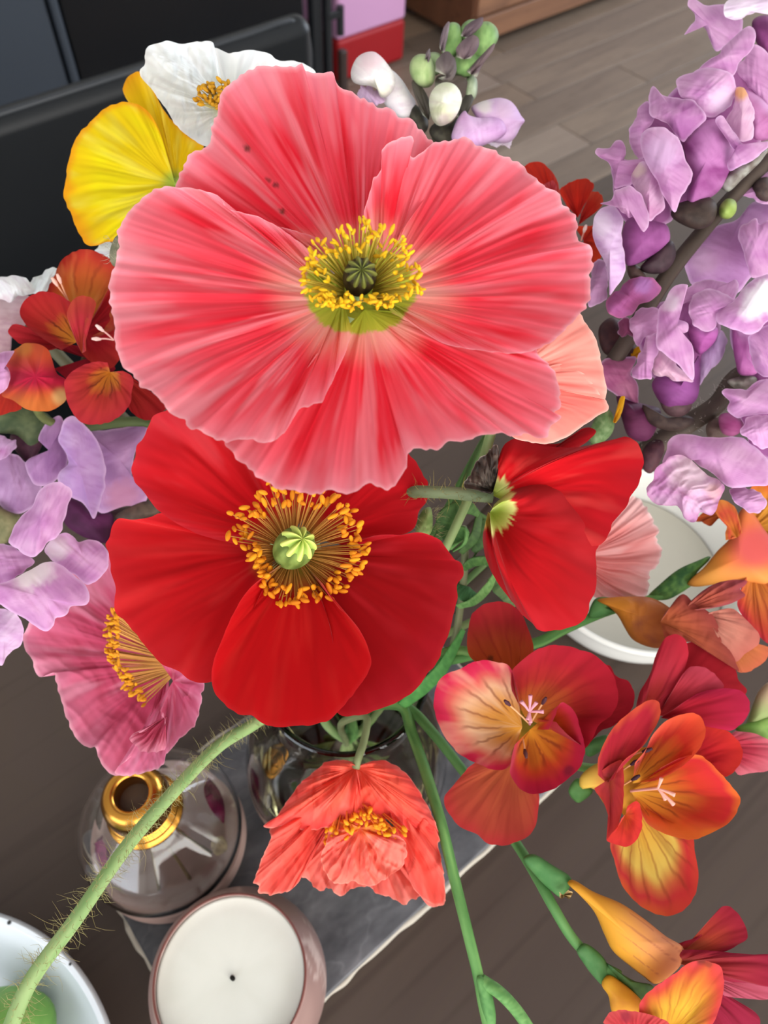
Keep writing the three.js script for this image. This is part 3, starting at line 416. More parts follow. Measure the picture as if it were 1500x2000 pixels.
/* the open red poppy below it */
{
  const [t, nk] = flower('poppy', 'wide open bright red poppy with orange stamens and a pale green star shaped pistil', 'poppy', null, 0.6);
  const D = { d: 0.272, g: [0, -0.32], c: [575, 1070] };
  const basal = (c, x, y) => { const r = Math.hypot((x - 577) / 72, (y - 1075) / 72), a = Math.atan2(y - 1075, x - 577); return mixc(c, mixc(hx('#7d7a22'), hx('#a8702e'), sst(0.4, 0.9, r)), (1 - sst(0.7, 1.3 + 0.2 * n2(a * 7, 2), r)) * 0.95); };
  const colr = (st, q = {}) => pc(st, { ks: 14, j: 0.2, pre: basal, edge: '#e0363c', ea: 0.3, ...q });
  S(t, 'petal', [600, 1050], [[560, 900], [640, 820], [760, 830], [800, 890], [813, 903], [827, 930], [835, 940], [835, 960], [833, 980], [820, 997], [808, 1032], [780, 1046], [740, 1054], [690, 1068]], { ...D, cup: 2, rel: (u, v) => -2 * v, fold: 1.2, kf: 10, ruf: 1.5, nu: 140, nv: 40, col: colr([[0, '#c80c16'], [0.6, '#cf0f1c'], [1, '#d41a28']], { deep: '#a8040f', da: 0.5 }) });
  S(t, 'petal', [540, 1075], [[420, 1040], [340, 1005], [310, 1003], [293, 1010], [257, 1015], [232, 1013], [220, 1027], [215, 1047], [207, 1063], [213, 1083], [217, 1117], [225, 1147], [225, 1193], [243, 1213], [267, 1240], [290, 1270], [317, 1297], [347, 1310], [370, 1328], [413, 1332], [440, 1300], [480, 1220], [520, 1140]], { ...D, cup: 5, bulge: -2, fold: 1.3, kf: 9, ruf: 1.5, nu: 200, nv: 50, col: colr([[0, '#8c0810'], [0.3, '#c00812'], [0.75, '#cf141c'], [1, '#d42028']], { deep: '#b4040f', da: 0.5, pale: '#ee4a48', pa: 0.2 }), rel: (u, v) => -2 * v });
  S(t, 'petal', [560, 1050], [[640, 960], [600, 880], [480, 800], [400, 770], [327, 800], [300, 813], [290, 833], [278, 857], [267, 870], [265, 890], [257, 910], [263, 940], [277, 957], [290, 973], [303, 990], [313, 1000], [347, 1023], [387, 1043], [420, 1053], [450, 1060], [500, 1073]], { ...D, cup: 6, bulge: -1, lift: 1, fold: 1.6, kf: 12, ruf: 1.8, nu: 200, nv: 50, col: colr([[0, '#c20c16'], [0.3, '#d80f1a'], [0.7, '#e01c26'], [1, '#d82836']], { deep: '#c80814', da: 0.7, pale: '#f2525a', pa: 0.45 }) });
  S(t, 'petal', [600, 1080], [[650, 1070], [704, 1056], [728, 1047], [758, 1044], [782, 1045], [809, 1040], [827, 1041], [860, 1056], [875, 1074], [887, 1092], [899, 1098], [906, 1122], [893, 1143], [893, 1167], [887, 1194], [881, 1224], [866, 1263], [854, 1293], [839, 1311], [824, 1332], [800, 1356], [776, 1371], [752, 1380], [722, 1392], [692, 1398], [662, 1394], [640, 1350], [650, 1250], [620, 1150]], { ...D, cup: 4, bulge: -2, fold: 1.2, kf: 10, ruf: 1.5, nu: 220, nv: 50, col: colr([[0, '#a0050d'], [0.4, '#a60710'], [0.8, '#ae0a16'], [1, '#b81424']], { deep: '#9c040c', da: 0.5, pale: '#d42a36', pa: 0.35 }) });
  S(t, 'petal', [585, 1090], [[545, 1105], [490, 1147], [460, 1190], [433, 1250], [417, 1293], [413, 1330], [420, 1353], [440, 1377], [473, 1397], [493, 1398], [510, 1410], [537, 1420], [573, 1417], [600, 1417], [640, 1407], [656, 1394], [680, 1368], [710, 1329], [725, 1296], [719, 1266], [704, 1233], [680, 1203], [662, 1188], [630, 1140]], { ...D, cup: 8, bulge: -2, lift: 1.4, fold: 1.0, kf: 9, ruf: 1.2, nu: 220, nv: 50, col: colr([[0, '#b8080f'], [0.4, '#c4050d'], [1, '#cf0a13']], { deep: '#b8040c', da: 0.5, pale: '#e83a30', pa: 0.22 }) });
  const pb = U(556, 1090, 0.270), pt = U(588, 1056, 0.257), ax = pt.clone().sub(pb);
  pistil(t, pb, ax, 0.0068, ['#56692c', '#7f964a'], '#8fae45', '#cfe070', 9);
  const r = mulberry(57), N = 165;
  for (let i = 0; i < N; i++) {
    const a = i / N * 6.283 + r() * 0.15, s = r(), out = s < 0.12 ? 0.75 : 0.8 + 0.26 * r() + (r() < 0.06 ? 0.15 : 0), cs = Math.cos(a), sn = Math.sin(a);
    let R1 = 128 * out * (cs > 0 ? 1.02 : 0.98), R2 = (sn > 0 ? 108 : 118) * out; if (cs < -0.5 && sn > -0.1 && sn < 0.75) { R1 *= 0.72; R2 *= 0.8; }
    stamen(t, U(575 + cs * 34, 1074 + sn * 32, 0.2695), U(580 + cs * R1, 1070 + sn * R2, 0.2675 - 0.006 * r() - 0.001 + (sn < 0 ? 0.003 : -0.002)), { r, bend: ax.clone().multiplyScalar(0.2), len: 0.0034, th: 0.00084, fc: '#b8803a', ac: '#e89c1c', ac2: '#d9801a', fr: 0.0002 });
  }
  const n0 = U(577, 1085, 0.2725), below = n0.clone().addScaledVector(ax, -1.6);
  stem(t, 'stem', [n0, below, L3(below, nk[0], 0.55, 0.0), nk[0], nk[1], nk[2]], 0.0019, '#6d8550', '#8ea06c');
}
/* the red poppy seen from the side, at the right */
{
  const [t, nk] = flower('poppy', 'red poppy seen from behind with pale green petal bases and a withered dark sepal', 'poppy', null, -0.5);
  const D = { d: 0.268, g: [0.05, -0.1], c: [965, 985] };
  const basal = (c, x, y, u, v) => { const r = Math.hypot((x - 962) / 46, (y - 985) / 62), a = Math.atan2(y - 985, x - 962); return mixc(c, mixc(hx('#a9bd4e'), hx('#dfe08c'), sst(0.3, 1, r)), (1 - sst(0.78, 1.0, r + 0.32 * (n2(a * 11, 4) - 0.5)))); };
  const colr = (st, q = {}) => pc(st, { ks: 12, pre: basal, j: 0.15, ...q });
  S(t, 'petal', [985, 940], [[985, 885], [1033, 863], [1073, 867], [1103, 863], [1120, 850], [1137, 837], [1153, 835], [1164, 843], [1150, 860], [1120, 880], [1060, 920]], { ...D, d: 0.285, fold: 1, nu: 90, nv: 24, bulge: 3, col: colr([[0, '#9c0610'], [1, '#a80e1a']], { deep: '#80040c' }) });
  S(t, 'petal', [962, 968], [[972, 910], [980, 877], [993, 862], [1007, 857], [1040, 866], [1073, 872], [1133, 873], [1173, 864], [1203, 857], [1220, 853], [1240, 860], [1250, 877], [1257, 897], [1253, 923], [1248, 947], [1233, 967], [1223, 990], [1197, 1020], [1190, 1040], [1172, 1064], [1120, 1060], [1040, 1010]], { ...D, cup: 2, bulge: 7, fold: 2.0, kf: 9, ruf: 2, nu: 200, nv: 46, swirl: -0.04, col: colr([[0, '#d0101a'], [0.4, '#d40c18'], [0.8, '#b40714'], [1, '#a90918']], { deep: '#980410', da: 0.7, pale: '#f06058', pa: 0.28 }) });
  S(t, 'petal', [957, 1000], [[965, 985], [993, 960], [1020, 947], [1053, 937], [1087, 935], [1113, 943], [1137, 963], [1157, 997], [1167, 1030], [1170, 1060], [1165, 1077], [1165, 1117], [1163, 1153], [1153, 1173], [1147, 1200], [1133, 1217], [1107, 1227], [1070, 1233], [1050, 1230], [1040, 1218], [1020, 1200], [1000, 1173], [985, 1140], [975, 1090], [965, 1040]], { ...D, cup: -4, bulge: 12, lift: 3, fold: 1.0, kf: 10, ruf: 1.2, nu: 220, nv: 50, swirl: 0.05, col: colr([[0, '#b40812'], [0.35, '#b80812'], [0.75, '#a90611'], [1, '#ab0a18']], { deep: '#a2040f', da: 0.5, pale: '#dc3038', pa: 0.25 }) });
  S(t, 'petal', [953, 1000], [[968, 1010], [975, 1060], [985, 1110], [1005, 1160], [1022, 1203], [1000, 1175], [980, 1150], [960, 1117], [947, 1083], [943, 1047], [947, 1025]], { ...D, d: 0.272, cup: -4, bulge: 6, fold: 0.8, nu: 110, nv: 26, col: colr([[0, '#9b0610'], [0.4, '#a80712'], [1, '#b80e18']], { deep: '#800410', da: 0.5, pre: (c, x, y) => mixc(c, hx('#cdbb62'), 1 - sst(1026, 1042 + 8 * (n2(x * 0.4, 1) - 0.5), y + 6 * (n2(x * 0.5, 9)))) }) });
  // withered sepal and the stem coming in from the left
  S(t, 'sepal', [963, 960], [[972, 930], [975, 905], [974, 885], [970, 868], [962, 872], [950, 885], [938, 893], [928, 905], [920, 925], [906, 945], [908, 952], [925, 956], [945, 962], [958, 966]], { ...D, d: 0.265, cup: 3, bulge: 5, crk: 2.4, cw: 14, fold: 1.6, ruf: 4, kr: 12, nu: 120, nv: 28, jag: 2, mat: leafMat, col: (u, v, x, y, sd) => mixc(mixc(hx('#2a2420'), hx('#5f544a'), clamp(fbm(x / 16, y / 22 + sd, 3) * 1.5 - 0.4)), hx('#9a8e82'), sst(0.97, 1, v) * 0.7 + 0.3 * sst(0.7, 0.85, fbm(x / 7, y / 9, 2))) });
  const p = [U(962, 970, 0.268), U(930, 968, 0.268), U(885, 963, 0.27), U(845, 961, 0.273), U(800, 965, 0.285), U(740, 1040, 0.31)];
  stem(t, 'stem', [...p, nk[0], nk[1], nk[2]], 0.0023, '#556345', '#7d8a66'); hairs(t, p.slice(0, 5), 0.0022, 90, 0.003, 8);
}
/* salmon poppy half hidden at the right of the big one */
{
  const [t, nk] = flower('poppy', 'pale salmon poppy tucked behind the right edge of the huge coral pink poppy', 'poppy', null, -0.2);
  const D = { d: 0.255, g: [0.1, -0.1], c: [1080, 760] };
  const q = { ks: 14, j: 0.15, deep: '#f26a66', da: 0.45, pale: '#f8b7a6', pa: 0.5, edge: '#fbc4b6' };
  S(t, 'petal', [990, 740], [[1000, 640], [1060, 600], [1110, 600], [1133, 613], [1143, 630], [1163, 660], [1173, 697], [1180, 730], [1185, 767], [1180, 781], [1160, 752], [1138, 728], [1112, 720], [1092, 710], [1060, 720]], { ...D, cup: 3, bulge: 3, lift: 3, fold: 1.2, kf: 12, ruf: 1, nu: 160, nv: 40, col: pc([[0, '#f08a78'], [0.6, '#f7988a'], [1, '#f8a396']], q) });
  S(t, 'petal', [985, 760], [[1060, 690], [1100, 700], [1140, 722], [1178, 775], [1190, 797], [1167, 813], [1137, 833], [1100, 857], [1070, 867], [1033, 863], [1000, 853], [975, 830]], { ...D, cup: 2, bulge: 5, fold: 1, kf: 9, ruf: 1, nu: 150, nv: 40, col: pc([[0, '#ee6d62'], [0.6, '#f88378'], [1, '#f98c80']], { ...q, pa: 0.25 }) });
  S(t, 'petal', [985, 750], [[1010, 660], [960, 640], [920, 690], [915, 780], [950, 830], [1000, 840], [1030, 800]], { ...D, d: 0.258, cup: 2, fold: 1, nu: 80, nv: 24, col: pc([[0, '#ee6d62'], [1, '#f98c80']], q) });
  const n0 = U(985, 750, 0.259); pod(t, 'receptacle', [[972, 745], [985, 738], [998, 746], [996, 760], [985, 766], [974, 758]], { d: 0.262, dome: 2, col: plain('#7d9a52', '#93ad66') });
  stem(t, 'stem', [n0, L3(n0, nk[0], 0.12, -0.03), L3(n0, nk[0], 0.6, -0.01), nk[0], nk[1], nk[2]], 0.0019, '#6d8550', '#8ea06c');
}
/* pale pink crinkled poppy over the bowl */
{
  const [t, nk] = flower('poppy', 'pale pink crinkled poppy peeping out behind the red side-on poppy, over the cream bowl', 'poppy', null, 0.1);
  const D = { d: 0.345, g: [0.02, -0.1], c: [1180, 1080] };
  S(t, 'petal', [1120, 1085], [[1150, 1000], [1200, 975], [1243, 970], [1263, 993], [1273, 1013], [1287, 1037], [1283, 1050], [1292, 1077], [1285, 1100], [1270, 1120], [1267, 1147], [1263, 1162], [1220, 1167], [1187, 1168], [1157, 1167], [1130, 1150]], { ...D, cup: 4, fold: 3, kf: 16, ruf: 3.5, kr: 12, jag: 3, nu: 200, nv: 46, swirl: 0.05, col: pc([[0, '#ee8f8a'], [0.6, '#f3a39f'], [1, '#f6b9b6']], { ks: 12, deep: '#e2807c', da: 0.7, pale: '#fad0cc', pa: 0.5, edge: '#fbdcd8' }) });
  S(t, 'petal', [1120, 1085], [[1080, 1010], [1110, 990], [1150, 1000], [1160, 1040], [1170, 1130], [1130, 1160], [1090, 1140]], { ...D, d: 0.349, fold: 2, nu: 70, nv: 24, col: pc([[0, '#ee8f8a'], [1, '#f3aaa6']], {}) });
  const n0 = U(1120, 1085, 0.352); pod(t, 'receptacle', [[1110, 1080], [1120, 1074], [1130, 1080], [1130, 1092], [1120, 1097], [1111, 1091]], { d: 0.354, dome: 2, col: plain('#7d9a52', '#93ad66') });
  stem(t, 'stem', [n0, L3(n0, nk[0], 0.3, -0.01), L3(n0, nk[0], 0.7, 0.0), nk[0], nk[1], nk[2]], 0.0018, '#6d8550', '#8ea06c');
}
/* pink poppy at the left */
{
  const [t, nk] = flower('poppy', 'ruffled dusky pink poppy turned sideways behind the left edge of the red poppy', 'poppy', null, 3.0);
  const D = { d: 0.318, g: [0, -0.12], c: [250, 1300] }, ed = { edge: '#f0b4c6', e0: 0.965 };
  S(t, 'petal', [330, 1290], [[300, 1160], [260, 1110], [215, 1080], [150, 1110], [90, 1170], [52, 1228], [45, 1242], [47, 1267], [60, 1284], [67, 1305], [80, 1322], [105, 1314], [110, 1333], [119, 1365], [130, 1403], [147, 1438], [175, 1461], [186, 1459], [196, 1490], [217, 1511], [245, 1515], [270, 1500], [300, 1440], [330, 1370]], { ...D, cup: 4, bulge: -5, fold: 1.3, kf: 22, ruf: 3.4, kr: 11, crk: 1.2, cw: 30, ca: -0.6, jag: 2.5, nu: 260, nv: 56, col: pc([[0, '#b03050'], [0.25, '#c23c5c'], [0.6, '#cf5474'], [0.85, '#d86c8c'], [1, '#df86a4']], { ks: 24, deep: '#b83656', da: 0.7, pale: '#eaa6bc', pa: 0.42, ...ed }) });
  S(t, 'petal', [338, 1330], [[300, 1275], [330, 1270], [370, 1300], [399, 1333], [395, 1354], [388, 1392], [378, 1420], [350, 1445], [325, 1473], [318, 1494], [276, 1511], [245, 1515], [225, 1508], [255, 1480], [300, 1460], [320, 1430], [312, 1390]], { ...D, d: 0.305, cup: 5, fold: 1.6, kf: 13, ruf: 4, kr: 14, crk: 1.5, cw: 24, jag: 3, nu: 220, nv: 46, col: pc([[0, '#c8486a'], [0.5, '#d66588'], [1, '#de7a9c']], { ks: 18, deep: '#c04468', da: 0.6, pale: '#eca6c0', pa: 0.35, ...ed }) });
  S(t, 'petal', [325, 1400], [[318, 1392], [326, 1440], [322, 1462], [305, 1468], [275, 1468], [262, 1452], [254, 1440], [262, 1432], [285, 1428], [300, 1410]], { ...D, d: 0.297, cup: 4, fold: 3, kf: 14, ruf: 4, kr: 14, jag: 3, nu: 120, nv: 26, col: pc([[0, '#c04468'], [0.6, '#d4607e'], [1, '#ea9cb4']], { ks: 14, deep: '#b83a5c', da: 0.6 }) });
  const r = mulberry(91), ax = U(300, 1290, 0.30).sub(U(330, 1290, 0.318));
  for (let i = 0; i < 95; i++) { const s = i / 95, y = 1196 + s * 178, x = 222 + 58 * Math.pow(Math.max(0, (s - 0.35) / 0.65), 1.4) - 6 * Math.sin(s * 3.1) + (r() - 0.5) * 26; stamen(t, U(312 + s * 22, 1262 + s * 62, 0.314), U(x, y + (r() - 0.5) * 10, 0.303 - 0.004 * r()), { r, bend: ax.clone().multiplyScalar(0.12), len: 0.0032, th: 0.0007, fc: '#cc9450', ac: '#e09a22', ac2: '#c88420', fr: 0.00026 }); }
  const n0 = U(335, 1300, 0.320); stem(t, 'stem', [n0, L3(n0, nk[0], 0.3, 0.0), L3(n0, nk[0], 0.7, 0.01), nk[0], nk[1], nk[2]], 0.0018, '#6d8550', '#8ea06c');
}
/* yellow poppy */
{
  const [t, nk] = flower('poppy', 'bright yellow poppy with orange edges in front of the black chair', 'poppy', null, 3.6);
  const D = { d: 0.325, g: [0, -0.1], c: [340, 355] }, q = { ks: 16, j: 0.15, deep: '#e2b60c', da: 0.45, pale: '#f6ea60', pa: 0.4, edge: '#ec9c12', e0: 0.93, ea: 0.85, pre: (c, x, y) => mixc(c, hx('#a9b844'), 1 - sst(0.3, 1, Math.hypot((x - 342) / 34, (y - 358) / 34))) };
  S(t, 'petal', [344, 357], [[300, 250], [265, 215], [245, 190], [240, 172], [250, 150], [270, 140], [290, 160], [320, 215], [345, 245], [370, 268], [398, 285], [385, 310]], { ...D, d: 0.329, cup: 4, bulge: 2, fold: 1.4, kf: 12, ruf: 2, nu: 140, nv: 40, col: pc([[0, '#c8b428'], [0.3, '#ecc80e'], [0.8, '#f2c60e'], [1, '#eeb014']], q) });
  S(t, 'petal', [342, 360], [[334, 330], [325, 300], [315, 265], [295, 225], [270, 205], [245, 199], [220, 205], [200, 215], [180, 235], [155, 260], [143, 285], [135, 310], [128, 350], [125, 385], [137, 415], [145, 440], [160, 465], [172, 480], [190, 480], [210, 472], [240, 470], [290, 440], [325, 395]], { ...D, cup: 6, bulge: 3, lift: 2, fold: 1.3, kf: 15, ruf: 1.5, jag: 1.8, nu: 200, nv: 46, col: pc([[0, '#c0b436'], [0.2, '#e6d018'], [0.7, '#f0de0c'], [0.9, '#f0cc0c'], [1, '#eea812']], q) });
  const n0 = U(345, 358, 0.331); pod(t, 'receptacle', [[334, 354], [345, 346], [356, 352], [356, 364], [345, 370], [335, 364]], { d: 0.327, dome: 2.5, col: plain('#8fa84a', '#a8bc5c') });
  stem(t, 'stem', [n0, L3(n0, nk[0], 0.15, -0.04), L3(n0, nk[0], 0.6, -0.02), nk[0], nk[1], nk[2]], 0.0019, '#6d8550', '#8ea06c');
}
/* white poppy */
{
  const [t, nk] = flower('poppy', 'white poppy with golden stamens behind the top of the huge coral pink poppy', 'poppy', null, 4.4);
  const D = { d: 0.305, g: [0, -0.15], c: [430, 200] }, q = { ks: 14, j: 0.1, deep: '#d4dcde', da: 0.5, pale: '#fbfdfd', pa: 0.5, pre: (c, x, y) => mixc(c, hx('#d8dca8'), 0.7 * (1 - sst(0.4, 1, Math.hypot((x - 450) / 50, (y - 205) / 45)))) };
  S(t, 'petal', [452, 215], [[400, 150], [408, 105], [418, 93], [445, 103], [490, 98], [525, 105], [545, 118], [580, 120], [618, 142], [600, 200], [540, 240], [490, 240]], { ...D, cup: 4, bulge: -3, fold: 1.2, kf: 10, ruf: 2, nu: 150, nv: 40, col: pc([[0, '#dfe3c8'], [0.3, '#e8ece6'], [1, '#eef2f2']], q) });
  S(t, 'petal', [448, 215], [[470, 270], [440, 300], [408, 289], [380, 275], [360, 260], [340, 240], [325, 215], [300, 180], [272, 140], [282, 125], [285, 95], [300, 87], [330, 80], [350, 85], [385, 82], [415, 82], [419, 96], [424, 140], [436, 180]], { ...D, d: 0.301, cup: 5, bulge: -2, lift: 1, fold: 1.3, kf: 12, ruf: 2, crk: 1.6, nu: 200, nv: 46, col: pc([[0, '#dfe3c8'], [0.25, '#e6ebe8'], [1, '#eff3f3']], q) });
  const r = mulberry(15), ax = V3(0, 0.012, 0);
  for (let i = 0; i < 70; i++) { const a = r() * 6.283, s = Math.sqrt(r()); stamen(t, U(448 + Math.cos(a) * 12, 214 + Math.sin(a) * 10, 0.3035), U(430 + Math.cos(a) * 56 * s, 184 + Math.sin(a) * 28 * s, 0.295 - 0.003 * r()), { r, bend: ax.clone().multiplyScalar(0.2), len: 0.0028, th: 0.0007, fc: '#c9bb70', ac: '#cf9a24', ac2: '#b8831c' }); }
  const pb = U(450, 213, 0.304); pistil(t, pb, U(442, 192, 0.296).sub(pb), 0.004, ['#7f9246', '#9fb060'], '#9db552', '#c9d67c', 8);
  const n0 = U(450, 218, 0.306); stem(t, 'stem', [n0, L3(n0, nk[0], 0.12, -0.05), L3(n0, nk[0], 0.6, -0.03), nk[0], nk[1], nk[2]], 0.0019, '#6d8550', '#8ea06c');
}
/* drooping crumpled coral poppy */
{
  const [t, nk] = flower('poppy', 'drooping crumpled coral orange poppy hanging in front of the glass vase', 'poppy', null, 1.5);
  const D = { d: 0.315, g: [0, -0.12], c: [690, 1600], cw: 26 }, q = { ks: 12, j: 0.15, fa: 0.12, deep: '#f23e38', da: 0.4, pale: '#fd8f80', pa: 0.35, edge: '#fda090', e0: 0.975 };
  const cl = (st, k = {}) => pc(st, { ...q, ...k }), st1 = [[0, '#f05840'], [0.5, '#f75a4a'], [1, '#f9685c']];
  S(t, 'petal', [700, 1590], [[810, 1640], [835, 1700], [869, 1755], [866, 1770], [833, 1766], [827, 1753], [807, 1757], [789, 1766], [763, 1753], [734, 1746], [726, 1733], [712, 1731], [693, 1735], [664, 1748], [638, 1733], [631, 1741], [613, 1731], [598, 1717], [589, 1709], [600, 1660], [620, 1620]], { ...D, d: 0.318, cup: 3, crk: 2.6, fold: 3.6, kf: 14, ruf: 4, kr: 14, jag: 3, nu: 240, nv: 50, col: cl([[0, '#f26a50'], [0.5, '#f6705f'], [1, '#f4786c']], { deep: '#e2504c', pale: '#fca090' }) });
  S(t, 'petal', [690, 1530], [[620, 1640], [602, 1680], [589, 1711], [580, 1728], [554, 1744], [525, 1748], [506, 1742], [505, 1731], [496, 1724], [497, 1717], [506, 1691], [517, 1665], [527, 1640], [530, 1616], [560, 1590], [610, 1560]], { ...D, d: 0.314, cup: 2, bulge: 4, lift: 3, crk: 2.6, fold: 3.6, kf: 14, ruf: 3, kr: 12, jag: 3, nu: 180, nv: 46, col: cl(st1) });
  S(t, 'petal', [745, 1530], [[770, 1545], [820, 1580], [857, 1632], [857, 1654], [866, 1702], [870, 1753], [862, 1768], [840, 1764], [815, 1745], [795, 1705], [785, 1660], [775, 1625]], { ...D, d: 0.314, cup: 2, bulge: 4, lift: 3, crk: 2.6, fold: 2.5, kf: 10, ruf: 3, jag: 3, nu: 150, nv: 40, col: cl(st1) });
  const r = mulberry(44);
  for (let i = 0; i < 80; i++) { const s = r(), x = 632 + s * 160, y = 1628 - 18 * Math.sin(s * Math.PI) + (r() - 0.5) * 34 + 14 * Math.sin(s * 9); stamen(t, U(690 + (s - 0.5) * 50, 1560, 0.312), U(x, y, 0.3035 - 0.004 * r()), { r, bend: V3(0, 0.004, 0), len: 0.0026, th: 0.0008, fc: '#e8803a', ac: '#f0a020', ac2: '#e0881c', fr: 0.0003 }); }
  S(t, 'petal', [695, 1499], [[690, 1489], [679, 1486], [657, 1484], [635, 1489], [613, 1508], [583, 1533], [565, 1559], [547, 1585], [539, 1596], [521, 1607], [516, 1613], [530, 1617], [560, 1612], [600, 1622], [632, 1618], [662, 1612], [690, 1610], [704, 1600], [706, 1550], [700, 1515]], { ...D, d: 0.305, bulge: 7, cup: -2, crk: 2.6, fold: 3, kf: 15, ruf: 2.5, jag: 2.4, nu: 200, nv: 46, col: cl([[0, '#f5664e'], [0.5, '#f9644e'], [1, '#f5504c']]) });
  S(t, 'petal', [697, 1499], [[700, 1520], [700, 1570], [692, 1610], [720, 1606], [738, 1610], [760, 1600], [782, 1608], [800, 1622], [830, 1626], [858, 1634], [855, 1618], [833, 1570], [811, 1533], [785, 1504], [752, 1486], [730, 1486], [708, 1492]], { ...D, d: 0.306, bulge: 7, cup: -2, crk: 2.6, fold: 3, kf: 15, ruf: 2.5, jag: 2.4, nu: 200, nv: 46, col: cl([[0, '#f5664e'], [0.5, '#f9644e'], [1, '#f24a48']]) });
  S(t, 'petal', [702, 1618], [[690, 1606], [664, 1600], [648, 1606], [638, 1640], [628, 1680], [640, 1712], [662, 1728], [690, 1722], [712, 1730], [738, 1726], [760, 1712], [786, 1690], [794, 1654], [780, 1632], [762, 1614], [738, 1600], [718, 1608]], { ...D, d: 0.308, cup: 3, bulge: 2, fold: 4.2, kf: 13, crk: 2.2, cw: 16, ca: 0.3, ruf: 3, kr: 12, jag: 2.4, nu: 200, nv: 40, col: cl([[0, '#f2744c'], [0.5, '#f67a68'], [1, '#f68474']], { deep: '#e2504c', da: 0.6, pale: '#fba492', pa: 0.5, pre: (c, x, y) => mixc(c, hx('#f09a24'), (1 - sst(1608, 1634, y + 22 * (n2(x / 8, y / 10) - 0.5))) * 0.8) }) });
  const p = [U(695, 1500, 0.306), U(700, 1480, 0.306), U(710, 1450, 0.312), U(715, 1400, 0.322)];
  stem(t, 'stem', [...p, nk[0], nk[1], nk[2]], 0.0016, '#6a7a50', '#8a946a');
}
/* hairy drooping stem to the lower left */
{
  const nk = neckPts(2.4), t = thing('drooping_poppy', 'long hairy pale green poppy stem arching out of the vase to the bottom left corner', 'stem', nk[2]);
  const p = [U(10, 2035, 0.215), U(55, 1925, 0.222), U(148, 1795, 0.235), U(250, 1650, 0.255), U(345, 1540, 0.275), U(430, 1455, 0.296), U(495, 1415, 0.312), U(560, 1370, 0.325)];
  stem(t, 'stem', [...p, nk[0], nk[1], nk[2]], [0.0023, 0.0023, 0.0024, 0.0024, 0.0024, 0.0024, 0.0023, 0.0022], '#78a060', '#a8bf84', { n: 160, m: 12 });
  hairs(t, p, 0.0023, 700, 0.0032, 3, '#a39a68'); hairs(t, p.slice(1, 6), 0.0023, 90, 0.005, 5, '#9a8a5c');
}
/* hairy bud half hidden at the left edge of the big poppy */
{
  const [t, nk] = flower('poppy_bud', 'small grey green hairy poppy bud behind the left edge of the huge coral pink poppy', 'bud', null, 3.9), rim = [[214, 505], [217, 480], [228, 460], [242, 458], [250, 480], [248, 505], [236, 520], [222, 520]];
  pod(t, 'bud', rim, { d: 0.275, dome: 5, crk: 1.5, col: plain('#6f6f58', '#8d8a72', 6) });
  const n0 = U(240, 520, 0.277); stem(t, 'stem', [n0, L3(n0, nk[0], 0.2, -0.02), L3(n0, nk[0], 0.6, 0.0), nk[0], nk[1], nk[2]], 0.0015, '#6d8550', '#8ea06c'); hairs(t, [U(232, 470, 0.27), U(232, 490, 0.27), U(236, 512, 0.271)], 0.004, 60, 0.002, 17, '#a8a08a');
}

/* ------------------------------------------------ freesias */
const fz = (st, q = {}) => pc(st, { ks: 12, j: 0.14, fa: 0.45, deep: q.pale ? undefined : '#7c1218', da: 0.35, ...q });
const RED = [[0, '#d88c2e'], [0.3, '#d4682c'], [0.65, '#c42c2a'], [1, '#b51a2e']], ORG = [[0, '#e0a436'], [0.4, '#e2782c'], [0.8, '#d84a26'], [1, '#cf3a28']], DRK = [[0, '#a0402a'], [0.4, '#a01e26'], [1, '#981224']];
const veinQ = { vein: '#7c2a1c', vn: 9, v0: 0.06, v1: 0.62, va: 0.6 };
function fstamen(p, b, t, dark = '#4a2a34', fil = '#e0a878') { const d = t.clone().sub(b).normalize(); const g1 = tubeGeo([b, L3(b, t, 0.5, 0.0004), t], 0.00035, { n: 6, m: 5, col: () => hx(fil) }), g2 = tubeGeo([t.clone().addScaledVector(d, -0.0016), t.clone().addScaledVector(d, 0.0004), t.clone().addScaledVector(d, 0.0024)], [0.0005, 0.0009, 0.0005], { n: 6, m: 6, col: () => hx(dark) }); return put(p, 'stamen', mergeGeometries([g1, g2]), vcMat); }
function style(p, b, t, tips, c = '#cf8e9c') { const gs = [tubeGeo([b, L3(b, t, 0.5, 0.0003), t], 0.0005, { n: 8, m: 6, col: () => hx(c) })]; for (const q of tips) gs.push(tubeGeo([t, L3(t, q, 0.6, 0.0003), q], [0.0004, 0.0005, 0.0008], { n: 6, m: 6, col: () => hx(c) })); return put(p, 'style', mergeGeometries(gs), vcMat); }
